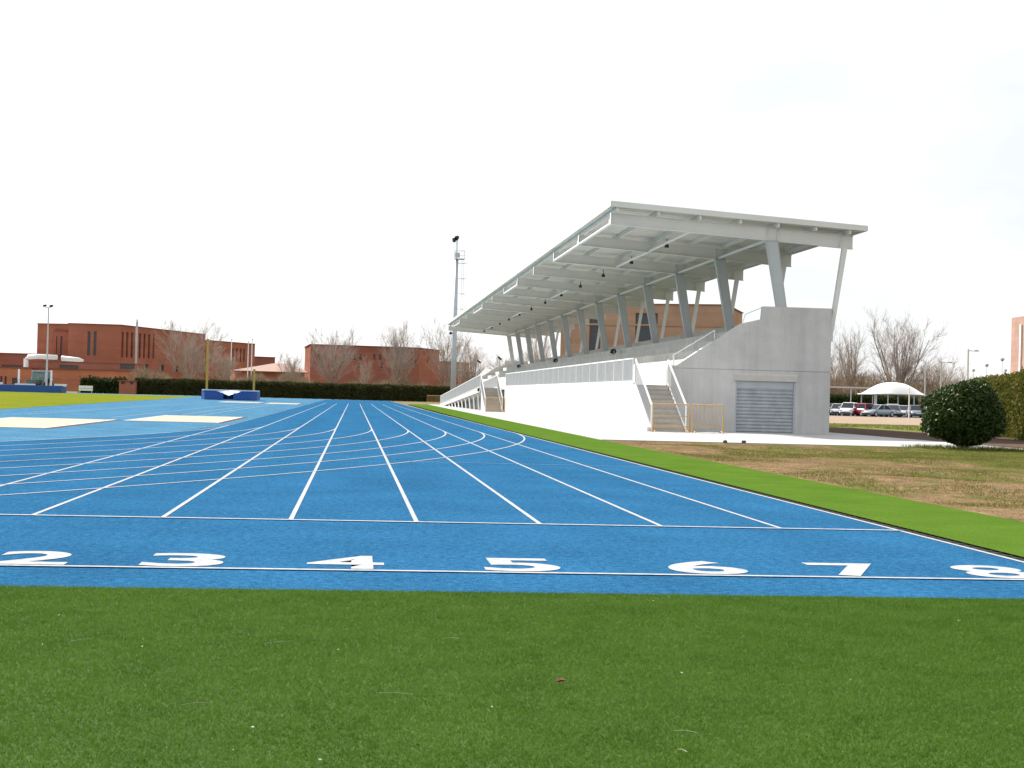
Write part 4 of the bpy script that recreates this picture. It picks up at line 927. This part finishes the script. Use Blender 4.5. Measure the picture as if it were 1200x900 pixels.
blades_o = blades('bush_grass', 2500, (bx-1.6,bx+1.8), (by-1.2,by+1.2), (.05,.16), (.01,.02), 1.0, 'verge', 0.02)
tag(blades_o, 'longer green grass around the foot of the round bush', 'grass', kind='stuff')

# bare trees
def rot_about(d, ang, az):
    d = d.normalized(); a = d.cross(Vector((0,0,1))) if abs(d.z) < .97 else d.cross(Vector((1,0,0))); a.normalize(); b = d.cross(a)
    return (d*math.cos(ang) + (a*math.cos(az)+b*math.sin(az))*math.sin(ang)).normalized()
def tree_mesh(seed, h, spread=0.9, trunk=0.2, limbs=7, dens=1.0, up=0.35, leader=True):
    rnd = random.Random(seed); T = MB(); C = MB()
    def branch(mb, p, d, L, r, n, segs, lift, wob):
        pts = [p]; rs = [r]
        for i in range(segs):
            d = (d + Vector((rnd.uniform(-1,1), rnd.uniform(-1,1), rnd.uniform(-.6,.8)))*wob + Vector((0,0,lift))).normalized()
            pts.append(pts[-1] + d*(L/segs)); rs.append(r*(1-(i+1)/segs*0.72))
        mb.tube(pts, rs, n, False); return pts, rs, d
    tp, tr, td = branch(T, Vector((0,0,-.1)), Vector((0,0,1)), h*trunk, h*.017, 9, 3, .1, .05)
    tr = [h*.021, h*.017, h*.015, h*.014]
    L1 = []
    if leader:
        for _k in range(3): L1.append((tp[-1], Vector((rnd.uniform(-.3,.3),rnd.uniform(-.3,.3),1)), h*rnd.uniform(.40,.5), h*.0095))
    for i in range(limbs):
        az = 2*pi*(i+rnd.uniform(-.3,.3))/limbs; ang = rnd.uniform(.35,.95)*spread
        L1.append((tp[-1 - (i % 2)].lerp(tp[-1], rnd.random()), rot_about(Vector((0,0,1)), ang, az), h*rnd.uniform(.48,.68), h*rnd.uniform(.006,.009)))
    for p, d, L, r in L1:
        pts, rs, _ = branch(T, p, d, L, r, 6, 6, up*.22, .12)
        for k in range(int(9*dens)):
            f = rnd.uniform(.18, 1.0); i = min(int(f*6), 5); q = pts[i].lerp(pts[i+1], f*6-i); dd = (pts[i+1]-pts[i])
            L2 = L*rnd.uniform(.3,.55)*(1.15-.5*f); d2 = rot_about(dd, rnd.uniform(.35,.9), rnd.uniform(0,2*pi))
            if d2.z < -.1: d2.z = abs(d2.z)
            p2, r2, _ = branch(C, q, d2, L2, max(rs[i]*.42, h*.0016), 4, 4, up*.2, .16)
            for m in range(int(8*dens)):
                f2 = rnd.uniform(.15,1); j = min(int(f2*4), 3); q2 = p2[j].lerp(p2[j+1], f2*4-j)
                d3 = rot_about(p2[j+1]-p2[j], rnd.uniform(.3,.8), rnd.uniform(0,2*pi)); L3 = L2*rnd.uniform(.3,.55)
                p3, r3, _ = branch(C, q2, d3, L3, h*.0010, 3, 2, up*.15, .15)
                for o_ in range(int(5*dens)):
                    q3 = p3[1].lerp(p3[2], rnd.random()) if rnd.random() < .6 else p3[0].lerp(p3[1], rnd.random())
                    branch(C, q3, rot_about(p3[2]-p3[1], rnd.uniform(.25,.7), rnd.uniform(0,2*pi)), L3*rnd.uniform(.35,.65), h*.0006, 3, 1, .03, .1)
    def mk(mb, nm, m):
        me = bpy.data.meshes.new(nm); me.from_pydata(mb.v, [], mb.f); me.update(); me.materials.append(M[m]); return me
    return mk(T,'trunk','bark'), mk(C,'crown','twig')
KINDS = [tree_mesh(3, 18, .95, .13, 10, 1.15), tree_mesh(14, 18, .85, .12, 10, 1.0, .5), tree_mesh(23, 18, 1.0, .15, 9, 1.15), tree_mesh(41, 18, .5, .10, 9, .85, .8)]
def tree(px, Y, ytop, kind, label, group='bare trees', wide=1.0, rz=0.0):
    b = spot(px, Y); z = atY(px, ytop, Y).z
    tm, cm = KINDS[kind]; top = max(v.co.z for v in cm.vertices)
    r = thing('bare_tree', label, 'tree', (b.x, Y, 0), rz, group); s = z/top; r.scale = (s*wide, s*wide, s)
    link("trunk", tm, None, r); link('crown', cm, None, r)
    return r
tree(222, 275, 362, 0, 'bare spreading tree before the end of the large left brick building', wide=.85)
tree(262, 282, 402, 2, 'low bare tree behind the yellow posts', wide=1.1, rz=1)
tree(338, 290, 408, 1, 'small bare tree left of the middle brick building', rz=2)
tree(389, 262, 371, 0, 'broad bare tree before the left half of the middle brick building', rz=2.4, wide=.78)
tree(427, 300, 412, 2, 'slim small bare tree between the two broad middle trees', rz=.5, wide=.55)
tree(464, 262, 369, 1, 'tall bare tree before the right half of the middle brick building', rz=.8, wide=.82)
tree(522, 262, 366, 2, 'bare tree just left of the floodlight mast', rz=3.0, wide=.75)
tree(552, 270, 395, 1, 'bare tree seen under the far end of the stand roof', rz=4.0, wide=1.1)
tree(632, 275, 378, 3, 'slender bare tree seen between the far grandstand columns', rz=1.4, wide=1.1)
tree(597, 285, 402, 2, 'bare tree behind the farthest stand column', rz=5, wide=1.1)
tree(996, 255, 366, 3, 'slender bare tree beside the grandstand wall above the cars', rz=.4, wide=.85)
tree(1052, 255, 355, 1, 'largest bare tree rising behind the white canopy', rz=2.6, wide=.92)
tree(975, 280, 395, 2, 'bare tree half hidden by the grandstand wall', rz=2.0, wide=1.0)
tree(1090, 300, 405, 0, 'low bare tree behind the plain pale post', rz=3.3, wide=1.0)
tree(1118, 320, 420, 2, 'small bare tree left of the tallest street lamp', rz=1.3, wide=1.0)
# brown scrub behind the car park and behind the far hedge
def scrub(px0, px1, Y, ytop, n, label, depth=10):
    a, b = spot(px0, Y), spot(px1, Y); h = atY((px0+px1)/2, ytop, Y).z
    s = RNG.uniform(0, 1, n); x = a.x + (b.x-a.x)*s; y = Y + RNG.uniform(0, depth, n); env = h*(0.62 + 0.2*np.sin(s*17+1) + 0.13*np.sin(s*43) + 0.1*np.sin(s*91))
    z = RNG.uniform(0, 1, n)**0.8*env; l = RNG.uniform(.5, 1.5, n); az = RNG.uniform(0, 2*pi, n); el = RNG.uniform(.4, 1.5, n); w = RNG.uniform(.02,.05,n); aa = RNG.uniform(0, pi, n)
    v = np.zeros((n,3,3)); v[:,0] = np.stack([x-np.cos(aa)*w, y-np.sin(aa)*w, z], 1); v[:,1] = np.stack([x+np.cos(aa)*w, y+np.sin(aa)*w, z], 1)
    v[:,2] = np.stack([x+np.cos(az)*np.cos(el)*l, y+np.sin(az)*np.cos(el)*l, z+np.sin(el)*l], 1)
    o = np_mesh('scrub', v.reshape(-1,3), 3, 'scrub'); tag(o, label, 'scrub', kind='stuff')
scrub(960, 1145, 245, 430, 45000, 'brown leafless scrub massed behind the parked cars', 22)
scrub(150, 560, 256, 439, 45000, 'brown leafless scrub massed behind the long dark hedge', 14)
pA = spot(962, 228); pB = spot(1075, 228); hedge('shrub_row', (pA.x, 228), (pB.x, 228), 2, 2.6, 9000, (.12,.28), 'shrubleaf', 'dark shrubs behind the parked cars and canopy', 'shrubs', .5)

# ================================================================== LIGHT, SKY, CAMERA
to_sun = Vector((-0.72, 0.95, 1.0)).normalized()
sl = bpy.data.lights.new('sun', 'SUN'); sl.energy = 4.3; sl.angle = math.radians(0.6); sl.color = (1.0, 0.955, 0.89)
so = bpy.data.objects.new('sun', sl); COL.objects.link(so); so.rotation_euler = (-to_sun).to_track_quat('-Z','Y').to_euler(); so.location = (-50, 50, 60)
w = bpy.data.worlds.new('World'); S.world = w; w.use_nodes = True; nt = w.node_tree; bg = nt.nodes['Background']
sky = nt.nodes.new('ShaderNodeTexSky'); sky.sky_type = 'NISHITA'; sky.sun_disc = False
sky.sun_elevation = math.asin(to_sun.z); sky.sun_rotation = math.atan2(to_sun.x, to_sun.y); sky.altitude = 700; sky.dust_density = 3.0; sky.air_density = 1.0
tc = nt.nodes.new('ShaderNodeTexCoord')
vm = nt.nodes.new('ShaderNodeVectorMath'); vm.operation = 'DOT_PRODUCT'; nt.links.new(tc.outputs['Generated'], vm.inputs[0]); vm.inputs[1].default_value = to_sun
mr = nt.nodes.new('ShaderNodeMapRange'); mr.inputs[1].default_value = 0.2; mr.inputs[2].default_value = 0.95; mr.inputs[3].default_value = -0.16; mr.inputs[4].default_value = 0.3; nt.links.new(vm.outputs['Value'], mr.inputs[0])
ad = nt.nodes.new('ShaderNodeMath'); ad.operation = 'ADD'; nt.links.new(mr.outputs[0], ad.inputs[0]); nt.links.new(noise(nt, tc.outputs['Generated'], 2.6, 7, 0.6, (1, 1, 2.6)), ad.inputs[1])
cl = mixc(nt, 1.0, ramp(nt, ad.outputs[0], [(0.44, (.702, .722, .742)), (0.86, (.986, .993, 1.0))]), (7, 7, 7), 'MULTIPLY')     # thin bright cloud veil
c = mixc(nt, 0.9, sky.outputs['Color'], cl)
nt.links.new(c, bg.inputs['Color']); bg.inputs['Strength'].default_value = 0.1
cam = bpy.data.cameras.new('camera'); co = bpy.data.objects.new('camera', cam); COL.objects.link(co)
m = Matrix((CR, CU, -CF)).transposed().to_4x4(); m.translation = CAM; co.matrix_world = m
cam.sensor_width = 36; cam.lens = 36*F/1200; cam.clip_end = 6000; cam.clip_start = 0.05; S.camera = co
S.view_settings.view_transform = 'Standard'; S.view_settings.look = 'None'; S.view_settings.exposure = 0.95; S.view_settings.gamma = 1
S.cycles.use_denoising = True; S.cycles.max_bounces = 6
for o in S.objects:
    if '_world' in o: del o['_world']
